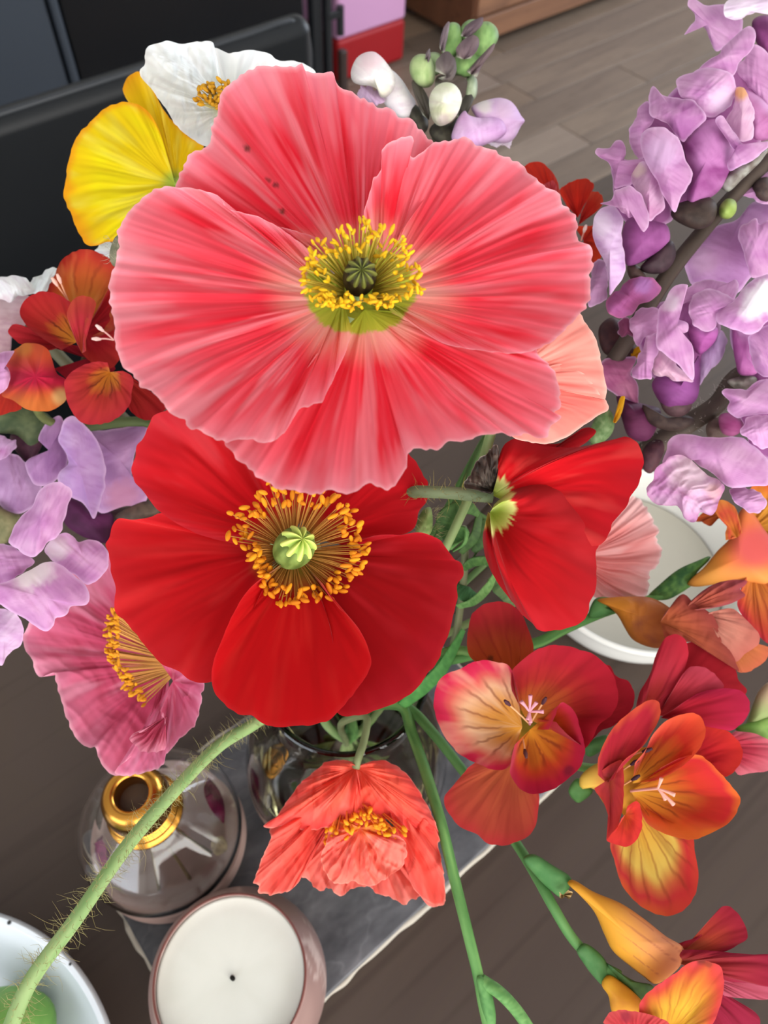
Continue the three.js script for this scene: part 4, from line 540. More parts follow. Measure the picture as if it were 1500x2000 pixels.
{
  const [t, nk] = flower('freesia', 'freesia spray at the right with two wide open red and orange blooms', 'freesia', null, 0.2);
  // lower left open bloom
  let f = sub(t, 'bloom'); let D = { d: 0.298, g: [0, -0.08], c: [1020, 1410] };
  S(f, 'petal', [1010, 1370], [[960, 1320], [930, 1295], [915, 1277], [913, 1241], [922, 1200], [942, 1182], [970, 1175], [1001, 1182], [1019, 1200], [1031, 1227], [1040, 1254], [1042, 1272], [1030, 1300], [1020, 1330]], { ...D, d: 0.304, cup: 2, bulge: -4, fold: 0.7, kf: 6, nu: 120, nv: 36, col: fz([[0, '#d0702f'], [0.4, '#b84a2c'], [0.75, '#a42a28'], [1, '#a01c26']], { vein: '#8a1c20', vn: 8, v0: 0.3, v1: 0.8, va: 0.35, pre: (c, x, y) => mixc(c, hx('#c8642f'), sst(1210, 1300, y) * 0.75), spots: [[958, 1286, 9, '#5e3a24', 0.8]] }) });
  S(f, 'petal', [1005, 1480], [[985, 1500], [950, 1480], [920, 1495], [888, 1531], [868, 1558], [874, 1585], [902, 1617], [933, 1630], [951, 1646], [979, 1651], [1015, 1642], [1042, 1621], [1051, 1585], [1053, 1553], [1030, 1510]], { ...D, d: 0.306, cup: 2, bulge: 2, fold: 0.7, kf: 8, ruf: 1, nu: 130, nv: 36, col: fz([[0, '#b0582f'], [0.4, '#a24a2c'], [0.85, '#a03a2a'], [1, '#a82c2c']], { vein: '#8e2e22', vn: 16, v0: 0.25, v1: 0.85, va: 0.4 }) });
  S(f, 'petal', [1150, 1405], [[1165, 1300], [1190, 1300], [1205, 1322], [1228, 1331], [1238, 1350], [1236, 1381], [1205, 1413], [1169, 1431], [1142, 1462], [1120, 1470]], { ...D, d: 0.302, cup: 5, bulge: 2, fold: 0.8, kf: 5, nu: 90, nv: 28, col: fz(DRK) });
  S(f, 'petal', [1025, 1400], [[1000, 1350], [997, 1331], [1001, 1309], [1024, 1286], [1056, 1266], [1092, 1260], [1128, 1268], [1165, 1281], [1192, 1309], [1205, 1340], [1208, 1363], [1196, 1395], [1169, 1417], [1146, 1458], [1115, 1440], [1085, 1410]], { ...D, cup: 10, bulge: -3, fold: 0.7, kf: 8, nu: 150, nv: 40, col: fz([[0, '#d8963a'], [0.3, '#c8642e'], [0.55, '#b4302a'], [0.8, '#a41826'], [1, '#a01426']], { ...veinQ, vn: 14, v0: 0.2, v1: 0.75, va: 0.35, vein: '#8c1420' }) });
  S(f, 'petal', [1020, 1420], [[1010, 1345], [995, 1302], [970, 1293], [933, 1291], [902, 1304], [870, 1318], [854, 1336], [847, 1368], [852, 1404], [870, 1440], [897, 1472], [933, 1492], [974, 1504], [995, 1497], [1003, 1467]], { ...D, cup: 10, bulge: -3, fold: 0.6, kf: 8, nu: 150, nv: 40, col: fz([[0, '#d8962e'], [0.35, '#dd9a4c'], [0.6, '#e6b48c'], [0.8, '#cf5a54'], [0.9, '#c42c4c'], [1, '#b81c40']], { ...veinQ, vn: 9, v0: 0.2, v1: 0.62, va: 0.6, pale: '#f0cfa8', pa: 0.3 }) });
  S(f, 'petal', [1035, 1425], [[1005, 1455], [998, 1490], [997, 1513], [1015, 1540], [1047, 1551], [1083, 1540], [1115, 1517], [1137, 1490], [1142, 1458], [1133, 1422], [1119, 1386], [1097, 1372], [1082, 1404], [1072, 1425]], { ...D, cup: 11, bulge: -3, fold: 0.8, kf: 6, ruf: 1, nu: 140, nv: 36, col: fz([[0, '#d8922a'], [0.45, '#d87a28'], [0.66, '#d04a28'], [0.85, '#b82038'], [1, '#a81838']], { ...veinQ, vn: 6, v0: 0.12, v1: 0.5, spots: [[1110, 1505, 14, '#5a1c2e', 0.6]] }) });
  lobe(f, 'throat', [[985, 1380], [1010, 1350], [1050, 1355], [1085, 1385], [1085, 1430], [1060, 1470], [1015, 1475], [988, 1440]], { d: 0.303, lob: -2, nu: 50, col: (u, v, x, y, sd) => mixc(hx('#8e7a26'), hx('#d2902c'), sst(0.2, 0.9, v)) });
  const th = U(1035, 1415, 0.3);
  fstamen(f, th, U(992, 1374, 0.291)); fstamen(f, th, U(1062, 1370, 0.291)); fstamen(f, U(1020, 1440, 0.299), U(1026, 1470, 0.293), '#5a3a3c');
  style(f, th, U(1034, 1390, 0.289), [U(1018, 1370, 0.2865), U(1036, 1358, 0.2865), U(1048, 1372, 0.287), U(1062, 1390, 0.287), U(1030, 1406, 0.287), U(1036, 1412, 0.287)]);
  // lower right open bloom
  f = sub(t, 'bloom'); D = { d: 0.296, g: [0, -0.08], c: [1240, 1530] };
  pod(f, 'tube', [[1132, 1520], [1150, 1500], [1185, 1485], [1215, 1490], [1225, 1540], [1205, 1590], [1180, 1570], [1158, 1540], [1135, 1540]], { d: 0.306, dome: 5, col: (u, v, x, y) => mixc(hx('#d8b04a'), hx('#c46a34'), sst(1150, 1195, x)) });
  S(f, 'petal', [1235, 1570], [[1215, 1600], [1192, 1640], [1201, 1685], [1214, 1726], [1242, 1762], [1273, 1782], [1305, 1789], [1337, 1776], [1359, 1744], [1364, 1703], [1357, 1662], [1350, 1630], [1300, 1600], [1265, 1580]], { ...D, d: 0.301, cup: 6, bulge: -2, fold: 0.6, kf: 7, nu: 150, nv: 40, col: fz([[0, '#d88a2c'], [0.3, '#dcae44'], [0.62, '#e2c25c'], [0.76, '#cf7040'], [0.88, '#c43438'], [1, '#d65a32']], { vein: '#8c3422', vn: 11, v0: 0.08, v1: 0.8, va: 0.5, pre: (c, x, y) => mixc(c, hx('#c83232'), sst(1305, 1350, x + (y - 1700) * 0.25) * 0.75) }) });
  S(f, 'petal', [1330, 1490], [[1345, 1430], [1364, 1404], [1396, 1415], [1432, 1436], [1450, 1463], [1446, 1490], [1419, 1517], [1391, 1505], [1350, 1500]], { ...D, d: 0.303, cup: 6, bulge: 2, fold: 0.8, kf: 5, nu: 90, nv: 28, col: fz([[0, '#c04028'], [0.5, '#b81c28'], [1, '#c83028']]) });
  S(f, 'petal', [1232, 1545], [[1250, 1575], [1262, 1606], [1282, 1621], [1319, 1635], [1355, 1640], [1391, 1626], [1423, 1608], [1443, 1576], [1446, 1558], [1430, 1537], [1414, 1517], [1387, 1490], [1364, 1474], [1330, 1480], [1290, 1500]], { ...D, cup: 9, bulge: -4, fold: 0.7, kf: 7, nu: 150, nv: 40, col: fz([[0, '#dca838'], [0.35, '#df8a30'], [0.7, '#d8402a'], [0.92, '#cc2c30'], [1, '#de6a2e']], { ...veinQ, vn: 9, v0: 0.1, v1: 0.5, pre: (c, x, y) => mixc(c, hx('#dd7a30'), sst(0, 40, (y - 1585) - (x - 1300) * 0.1) * 0.7) }) });
  S(f, 'petal', [1235, 1530], [[1240, 1490], [1262, 1463], [1273, 1438], [1301, 1408], [1332, 1395], [1364, 1396], [1378, 1422], [1369, 1458], [1346, 1485], [1319, 1506], [1280, 1525]], { ...D, cup: 11, bulge: -3, fold: 0.7, kf: 6, nu: 120, nv: 36, col: fz([[0, '#dca838'], [0.4, '#dd7a2c'], [0.7, '#cc3626'], [1, '#d4502e']], { ...veinQ, vn: 6, v0: 0.1, v1: 0.45 }) });
  lobe(f, 'throat', [[1205, 1500], [1230, 1470], [1265, 1460], [1290, 1490], [1285, 1540], [1265, 1590], [1230, 1605], [1208, 1570]], { d: 0.3, lob: -2, nu: 50, col: (u, v, x, y, sd) => mixc(hx('#b07a28'), hx('#d89c38'), sst(0.2, 0.9, v)) });
  for (const [x, y] of [[1262, 1466], [1238, 1490], [1240, 1520]]) fstamen(f, U(1215 - 6, y + 18, 0.295), U(x, y, 0.2905), '#3c2430', '#d89a6a');
  style(f, U(1232, 1545, 0.295), U(1285, 1540, 0.285), [U(1292, 1520, 0.283), U(1318, 1553, 0.283), U(1300, 1562, 0.284), U(1316, 1572, 0.283)], '#e0a090');
  S(f, 'petal', [1185, 1530], [[1167, 1513], [1169, 1481], [1183, 1445], [1205, 1413], [1237, 1386], [1273, 1366], [1287, 1372], [1289, 1399], [1273, 1431], [1255, 1458], [1223, 1481], [1210, 1497], [1200, 1520]], { ...D, d: 0.293, cup: 9, bulge: 3, fold: 0.7, kf: 5, nu: 120, nv: 36, col: fz([[0, '#b0442c'], [0.4, '#a8222a'], [0.8, '#a41c2e'], [1, '#c0482e']]) });
  S(f, 'petal', [1192, 1520], [[1167, 1512], [1190, 1495], [1214, 1485], [1218, 1535], [1216, 1581], [1200, 1626], [1185, 1642], [1190, 1603], [1178, 1567], [1160, 1540]], { ...D, d: 0.293, cup: 6, bulge: 2, fold: 0.6, kf: 5, nu: 90, nv: 30, col: fz([[0, '#c25a44'], [0.5, '#b83a40'], [1, '#c03a34']]) });
  S(f, 'petal', [1222, 1590], [[1225, 1575], [1244, 1565], [1253, 1585], [1251, 1626], [1228, 1653], [1205, 1649], [1185, 1642], [1201, 1626], [1214, 1598]], { ...D, d: 0.286, cup: 4, bulge: 2, fold: 0.6, kf: 4, nu: 80, nv: 24, col: fz([[0, '#dc6a34'], [0.5, '#d43a2c'], [1, '#c8302e']]) });
  // half closed bloom above
  f = sub(t, 'bloom'); D = { d: 0.312, g: [0, -0.08], c: [1350, 1340] };
  S(f, 'petal', [1290, 1390], [[1310, 1330], [1330, 1275], [1341, 1257], [1378, 1256], [1409, 1270], [1432, 1295], [1443, 1327], [1459, 1350], [1420, 1380], [1350, 1395]], { ...D, d: 0.318, cup: 4, bulge: 3, fold: 0.7, kf: 6, nu: 120, nv: 32, col: fz([[0, '#9c1a22'], [0.6, '#981220'], [1, '#a01a26']]) });
  S(f, 'petal', [1255, 1400], [[1242, 1381], [1251, 1349], [1269, 1318], [1282, 1277], [1301, 1245], [1323, 1238], [1341, 1254], [1344, 1281], [1332, 1318], [1314, 1354], [1291, 1388], [1275, 1400]], { ...D, d: 0.309, cup: 4, bulge: 5, fold: 0.7, kf: 5, nu: 110, nv: 34, col: fz([[0, '#c87a44'], [0.25, '#bc3c38'], [0.6, '#b83040'], [1, '#bc2438']]) });
  S(f, 'petal', [1285, 1398], [[1315, 1345], [1335, 1315], [1350, 1302], [1378, 1304], [1405, 1327], [1414, 1346], [1390, 1375], [1340, 1400]], { ...D, d: 0.309, cup: 6, bulge: 5, fold: 0.6, kf: 5, nu: 100, nv: 30, col: fz([[0, '#b83438'], [0.6, '#c03a48'], [1, '#c44458']]) });
  S(f, 'petal', [1290, 1402], [[1323, 1381], [1364, 1354], [1409, 1345], [1446, 1349], [1464, 1372], [1459, 1399], [1427, 1427], [1396, 1415], [1364, 1403], [1330, 1408]], { ...D, d: 0.304, cup: 5, bulge: 4, fold: 0.6, kf: 5, nu: 110, nv: 32, col: fz([[0, '#a41a28'], [0.55, '#a81a30'], [1, '#b01e44']]) });
  S(f, 'petal', [1395, 1455], [[1436, 1428], [1470, 1432], [1505, 1447], [1525, 1470], [1505, 1502], [1465, 1510], [1440, 1512], [1448, 1480]], { ...D, d: 0.316, cup: 3, bulge: 3, nu: 70, nv: 22, col: fz([[0, '#b02c40'], [0.6, '#b8384c'], [1, '#cc6a78']]) });
  pod(f, 'bud', [[1452, 1432], [1462, 1400], [1485, 1345], [1510, 1330], [1530, 1360], [1520, 1400], [1485, 1425], [1466, 1436]], { d: 0.322, dome: 6, col: (u, v, x, y) => mixc(hx('#8a9a60'), hx('#b08a78'), sst(1400, 1350, y) * 0.7) });
  pod(f, 'calyx', [[1436, 1424], [1470, 1408], [1520, 1400], [1540, 1425], [1520, 1442], [1470, 1440]], { d: 0.318, dome: 3, mat: leafMat, col: plain('#5f8a3a', '#86a858') });
  pod(f, 'calyx', [[1110, 1545], [1128, 1520], [1150, 1535], [1158, 1545], [1142, 1562], [1128, 1568]], { d: 0.309, dome: 3, mat: leafMat, col: plain('#47743c', '#5c8a4a') });
  pod(f, 'calyx', [[1140, 1462], [1165, 1440], [1190, 1436], [1180, 1460], [1150, 1478]], { d: 0.313, dome: 3, mat: leafMat, col: plain('#3f6a38', '#527c42') });
  const sp = [U(1535, 1430, 0.324), U(1440, 1470, 0.325), U(1300, 1470, 0.322), U(1150, 1500, 0.318), U(1040, 1450, 0.318), U(1000, 1330, 0.325), U(900, 1270, 0.335)];
  stem(t, 'stem', [...sp, nk[0], nk[1], nk[2]], [0.0014, 0.0017, 0.002, 0.0021, 0.0022, 0.0022, 0.0022], '#4f7a3c', '#7a9e58');
}
/* orange spray with a wilted bloom, upper right */
{
  const [t, nk] = flower('freesia', 'orange freesia spray above the cream bowl, one of its blooms browned and wilted', 'freesia', null, -0.4);
  let f = sub(t, 'bloom', 'orange bloom'); let D = { d: 0.335, g: [0, -0.06], c: [1430, 1100] };
  const o1 = (q = {}) => fz([[0, '#c8862c'], [0.35, '#cc7030'], [0.7, '#cc5238'], [1, '#d08038']], { ...q });
  S(f, 'petal', [1415, 1000], [[1392, 975], [1385, 990], [1358, 1017], [1372, 1020], [1387, 1028], [1402, 1014], [1410, 1012]], { ...D, d: 0.338, cup: 2, nu: 60, nv: 18, col: fz([[0, '#c06a2c'], [1, '#b05028']]) });
  pod(f, 'tube', [[1342, 1141], [1350, 1130], [1375, 1108], [1402, 1075], [1424, 1053], [1434, 1030], [1444, 1000], [1457, 990], [1474, 1006], [1490, 1030], [1504, 1050], [1520, 1090], [1510, 1141], [1460, 1138], [1408, 1140], [1356, 1146]], { d: 0.335, dome: 8, nu: 90, nv: 18, at: [1445, 1090], col: (u, v, x, y) => { let c = mixc(hx('#cf8a34'), hx('#cc6a36'), sst(1380, 1440, x)); c = mixc(c, hx('#b83a50'), 0.8 * (1 - sst(20, 62, Math.hypot((x - 1478) * 0.9, y - 1068))) * 0.85); return mixc(c, hx('#d89a4a'), sst(1095, 1130, y) * 0.5); } });
  S(f, 'petal', [1440, 1050], [[1430, 1047], [1419, 1055], [1416, 1042], [1420, 1025], [1402, 1009], [1396, 990], [1408, 976], [1435, 990], [1444, 1014], [1450, 1040]], { ...D, d: 0.328, cup: 4, bulge: 3, nu: 80, nv: 24, col: o1() });
  S(f, 'petal', [1455, 1040], [[1450, 1000], [1470, 950], [1500, 945], [1530, 960], [1530, 1030], [1500, 1050]], { ...D, d: 0.342, cup: 3, nu: 70, nv: 22, col: fz([[0, '#c87030'], [0.6, '#dc9a38'], [1, '#cc5a2c']]) });
  S(f, 'petal', [1470, 1110], [[1450, 1140], [1440, 1180], [1450, 1205], [1470, 1230], [1490, 1250], [1510, 1262], [1540, 1240], [1540, 1130], [1510, 1110]], { ...D, d: 0.336, cup: 6, bulge: 3, fold: 0.8, nu: 110, nv: 30, col: fz([[0, '#d08a34'], [0.4, '#d47838'], [0.8, '#cc4a34'], [1, '#b82c3c']], { vein: '#98402a', vn: 9, v0: 0.1, v1: 0.7, va: 0.5 }) });
  pod(f, 'calyx', [[1265, 1167], [1290, 1140], [1325, 1112], [1360, 1096], [1388, 1086], [1385, 1094], [1362, 1118], [1350, 1143], [1330, 1158], [1300, 1172]], { d: 0.338, dome: 4, mat: leafMat, nu: 60, col: plain('#2f5a30', '#5c8a44', 10) });
  f = sub(t, 'bloom', 'browned wilted bloom'); D = { d: 0.326, g: [0, -0.06], c: [1320, 1210] };
  pod(f, 'tube', [[1166, 1172], [1191, 1167], [1232, 1165], [1265, 1166], [1295, 1178], [1320, 1200], [1330, 1240], [1300, 1262], [1279, 1266], [1237, 1250], [1221, 1228], [1207, 1203], [1190, 1186]], { d: 0.33, dome: 7, nu: 80, at: [1250, 1205], crk: 1, cw: 20, col: (u, v, x, y, sd) => mixc(mixc(hx('#c07a26'), hx('#a8602e'), sst(1200, 1280, x)), hx('#8a4a30'), clamp(fbm(x / 26, y / 12 + sd, 3) * 2 - 0.8) * sst(1215, 1250, x)) });
  const br = (a, b, c) => fz([[0, a], [0.5, b], [1, c]], { deep: '#8a3c2c', da: 0.2, ks: 8, fa: 0.25 });
  S(f, 'petal', [1415, 1240], [[1436, 1296], [1460, 1275], [1485, 1260], [1502, 1266], [1495, 1290], [1480, 1302], [1457, 1314], [1440, 1312]], { ...D, d: 0.324, cup: 2, bulge: 3, nu: 70, nv: 22, col: br('#c8703c', '#cc7a44', '#c86848') });
  S(f, 'petal', [1370, 1200], [[1391, 1199], [1410, 1190], [1430, 1189], [1457, 1210], [1485, 1245], [1478, 1262], [1457, 1275], [1438, 1293], [1420, 1260], [1395, 1230]], { ...D, d: 0.320, cup: 3, bulge: 4, crk: 1, cw: 24, nu: 90, nv: 26, col: br('#b4685a', '#c4806e', '#bc6a5e') });
  S(f, 'petal', [1340, 1190], [[1352, 1171], [1375, 1152], [1402, 1138], [1440, 1132], [1460, 1135], [1455, 1144], [1446, 1150], [1455, 1162], [1430, 1178], [1400, 1186], [1365, 1192]], { ...D, d: 0.318, cup: 3, bulge: 4, crk: 1, cw: 24, nu: 90, nv: 26, col: br('#98483a', '#a8503e', '#944048') });
  S(f, 'petal', [1290, 1215], [[1297, 1200], [1334, 1160], [1356, 1177], [1389, 1199], [1408, 1232], [1424, 1265], [1444, 1312], [1430, 1300], [1400, 1270], [1375, 1255], [1342, 1254], [1300, 1255]], { ...D, d: 0.317, cup: 1, bulge: 4, crk: 1, cw: 24, fold: 0.8, nu: 110, nv: 32, col: br('#a85a32', '#a65036', '#96403a') });
  const sp = [U(1345, 1140, 0.338), U(1270, 1170, 0.337), U(1180, 1196, 0.335), U(1100, 1230, 0.333), U(1050, 1255, 0.332), U(960, 1270, 0.335), U(860, 1290, 0.338)];
  stem(t, 'stem', [...sp, nk[0], nk[1], nk[2]], [0.0016, 0.0022, 0.0024, 0.0024, 0.0024, 0.0023, 0.0022], '#3f7a3c', '#74a85c');
  pod(t, 'calyx', [[1150, 1205], [1160, 1172], [1172, 1166], [1195, 1170], [1186, 1190], [1200, 1194], [1180, 1204]], { d: 0.332, dome: 3, mat: leafMat, col: plain('#437540', '#56884a') });
}
/* spray at the bottom right */
{
  const [t, nk] = flower('freesia', 'freesia spray at the bottom right corner with amber flower tubes seen from behind', 'freesia', null, 1.0);
  let f = sub(t, 'bloom', 'amber and dark red bloom'); let D = { d: 0.285, g: [0, -0.05], c: [1250, 1850] };
  S(f, 'petal', [1320, 1870], [[1310, 1845], [1345, 1836], [1376, 1824], [1390, 1795], [1412, 1770], [1432, 1775], [1456, 1808], [1460, 1832], [1440, 1846], [1420, 1857], [1370, 1868]], { ...D, d: 0.290, cup: 4, bulge: 3, nu: 90, nv: 28, col: fz([[0, '#b0603c'], [0.5, '#b0402e'], [0.8, '#9c2430'], [1, '#8e1830']]) });
  S(f, 'petal', [1320, 1880], [[1332, 1855], [1380, 1856], [1420, 1860], [1470, 1864], [1510, 1866], [1530, 1890], [1510, 1925], [1460, 1920], [1420, 1916], [1380, 1896]], { ...D, d: 0.287, cup: 4, bulge: 4, nu: 90, nv: 28, col: fz([[0, '#a85a3c'], [0.4, '#a03034'], [1, '#941a38']]) });
  S(f, 'petal', [1345, 1890], [[1415, 1918], [1460, 1920], [1510, 1915], [1530, 1930], [1510, 1950], [1450, 1950], [1415, 1945]], { ...D, d: 0.291, cup: 3, bulge: 2, nu: 70, nv: 22, col: fz([[0, '#a83a4c'], [1, '#b85468']]) });
  S(f, 'petal', [1340, 1895], [[1400, 1940], [1440, 1955], [1484, 1988], [1480, 2010], [1420, 2020], [1385, 2010]], { ...D, d: 0.293, cup: 3, bulge: 2, nu: 70, nv: 22, col: fz([[0, '#8c1830'], [1, '#9c2440']]) });
  pod(f, 'tube', [[1108, 1724], [1116, 1718], [1160, 1742], [1212, 1764], [1260, 1796], [1300, 1828], [1335, 1852], [1332, 1880], [1316, 1900], [1280, 1922], [1255, 1906], [1232, 1888], [1196, 1856], [1180, 1824], [1160, 1780], [1128, 1744]], { d: 0.285, dome: 9, nu: 110, nv: 20, at: [1240, 1838], col: (u, v, x, y, sd) => { let c = mixc(hx('#d2932c'), hx('#b8744c'), sst(1200, 1310, x + (1850 - y) * 0.4)); const q = Math.abs((((y - 1720) - (x - 1110) * 0.8) / 26 + 0.4 * n2(x / 40, 2)) % 1); return mixc(c, hx('#8e4a34'), (1 - sst(0.03, 0.12, q)) * sst(1190, 1250, x) * 0.6); } });
  f = sub(t, 'bloom', 'orange and yellow bloom at the picture edge'); D = { d: 0.277, g: [0, -0.05], c: [1300, 1950] };
  pod(f, 'tube', [[1175, 1924], [1180, 1908], [1190, 1904], [1212, 1916], [1252, 1952], [1262, 1990], [1240, 2010], [1205, 1990], [1194, 1974], [1188, 1944]], { d: 0.283, dome: 5, col: plain('#d89c2c', '#cc8a30') });
  S(f, 'petal', [1300, 2030], [[1255, 2000], [1248, 1968], [1260, 1944], [1284, 1924], [1320, 1900], [1344, 1882], [1368, 1876], [1392, 1880], [1408, 1890], [1414, 1920], [1408, 1960], [1392, 2000], [1360, 2030]], { ...D, d: 0.279, cup: 8, bulge: 4, fold: 0.7, kf: 7, nu: 150, nv: 40, col: fz([[0, '#e0982c'], [0.45, '#e6b43c'], [0.7, '#df8a34'], [0.9, '#d8503c'], [1, '#d8484a']], { ...veinQ, vn: 10, v0: 0.2, v1: 0.7, va: 0.4, vein: '#a85a2a', spots: [[1370, 1876, 12, '#5a3426', 0.7], [1385, 1884, 10, '#6a3a2a', 0.6]] }) });
  S(f, 'petal', [1240, 2040], [[1178, 1998], [1188, 1980], [1208, 1973], [1235, 1975], [1270, 1982], [1302, 1995], [1320, 2020]], { ...D, d: 0.272, cup: 3, bulge: 2, nu: 80, nv: 24, col: fz([[0, '#d87038'], [0.6, '#c83a44'], [1, '#cc5050']], { spots: [[1222, 1985, 16, '#7c2038', 0.6]] }) });
  pod(t, 'calyx', [[1022, 1676], [1040, 1668], [1080, 1690], [1116, 1716], [1112, 1734], [1098, 1754], [1074, 1738], [1044, 1708]], { d: 0.2885, dome: 3.4, mat: leafMat, col: plain('#41703c', '#527f48', 14) });
  pod(t, 'calyx', [[1126, 1855], [1140, 1842], [1165, 1856], [1185, 1880], [1190, 1904], [1178, 1924], [1160, 1908], [1140, 1882]], { d: 0.2845, dome: 3.2, mat: leafMat, col: plain('#41703c', '#517c48', 14) });
  pod(t, 'calyx', [[1184, 1880], [1205, 1895], [1240, 1916], [1275, 1925], [1275, 1940], [1252, 1955], [1225, 1930], [1196, 1902]], { d: 0.284, dome: 3, mat: leafMat, col: plain('#385c32', '#4c733e', 12) });
  S(t, 'bract', [1100, 1748], [[1092, 1742], [1096, 1756], [1104, 1752], [1112, 1756], [1118, 1744], [1110, 1738]], { d: 0.284, c: [1100, 1748], cup: 2, nu: 40, nv: 12, mat: leafMat, col: plain('#a88a5a', '#c0a878', 6), fold: 1 });
  const sp = [U(1210, 1905, 0.284), U(1165, 1880, 0.285), U(1120, 1835, 0.286), U(1080, 1770, 0.287), U(1048, 1712, 0.294), U(1010, 1650, 0.312), U(960, 1580, 0.322), U(900, 1500, 0.33), U(840, 1425, 0.332), U(800, 1385, 0.34)];
  stem(t, 'stem', [...sp, nk[0], nk[1], nk[2]], [0.0018, 0.002, 0.0021, 0.0022, 0.0024, 0.0023, 0.0022, 0.0021, 0.0021, 0.002], '#3f6f3a', '#638e50', { n: 170 });
}
/* forked green stem to the bottom edge */
{
  const nk = neckPts(1.2), t = thing('cut_freesia', 'smooth forked green freesia stem running from the vase down to the bottom edge', 'stem', nk[2]);
  const sp = [U(962, 2040, 0.29), U(944, 1960, 0.291), U(936, 1915, 0.292), U(912, 1815, 0.295), U(886, 1710, 0.303), U(862, 1610, 0.311), U(832, 1510, 0.322), U(804, 1430, 0.333), U(785, 1380, 0.34)];
  stem(t, 'stem', [...sp, nk[0], nk[1], nk[2]], [0.0021, 0.0021, 0.0023, 0.0024, 0.0025, 0.0025, 0.0024, 0.0023, 0.0022], '#3f7038', '#76a45c', { n: 160 });
  stem(t, 'branch', [U(940, 1915, 0.291), U(975, 1938, 0.288), U(1010, 1975, 0.286), U(1050, 2035, 0.284)], [0.0024, 0.0023, 0.0022, 0.0021], '#44783c', '#7aa862');
  pod(t, 'node', [[932, 1905], [946, 1908], [962, 1945], [968, 2000], [958, 2020], [945, 1990], [936, 1950]], { d: 0.2905, dome: 3, mat: leafMat, col: plain('#47783e', '#649454', 12) });
  stem(t, 'leaf', [U(786, 1378, 0.337), U(830, 1340, 0.333), U(860, 1310, 0.332), U(890, 1260, 0.332), U(905, 1230, 0.333)], [0.003, 0.0042, 0.004, 0.003, 0.0015], '#3f8040', '#62a858', { flat: 0.3 });
}
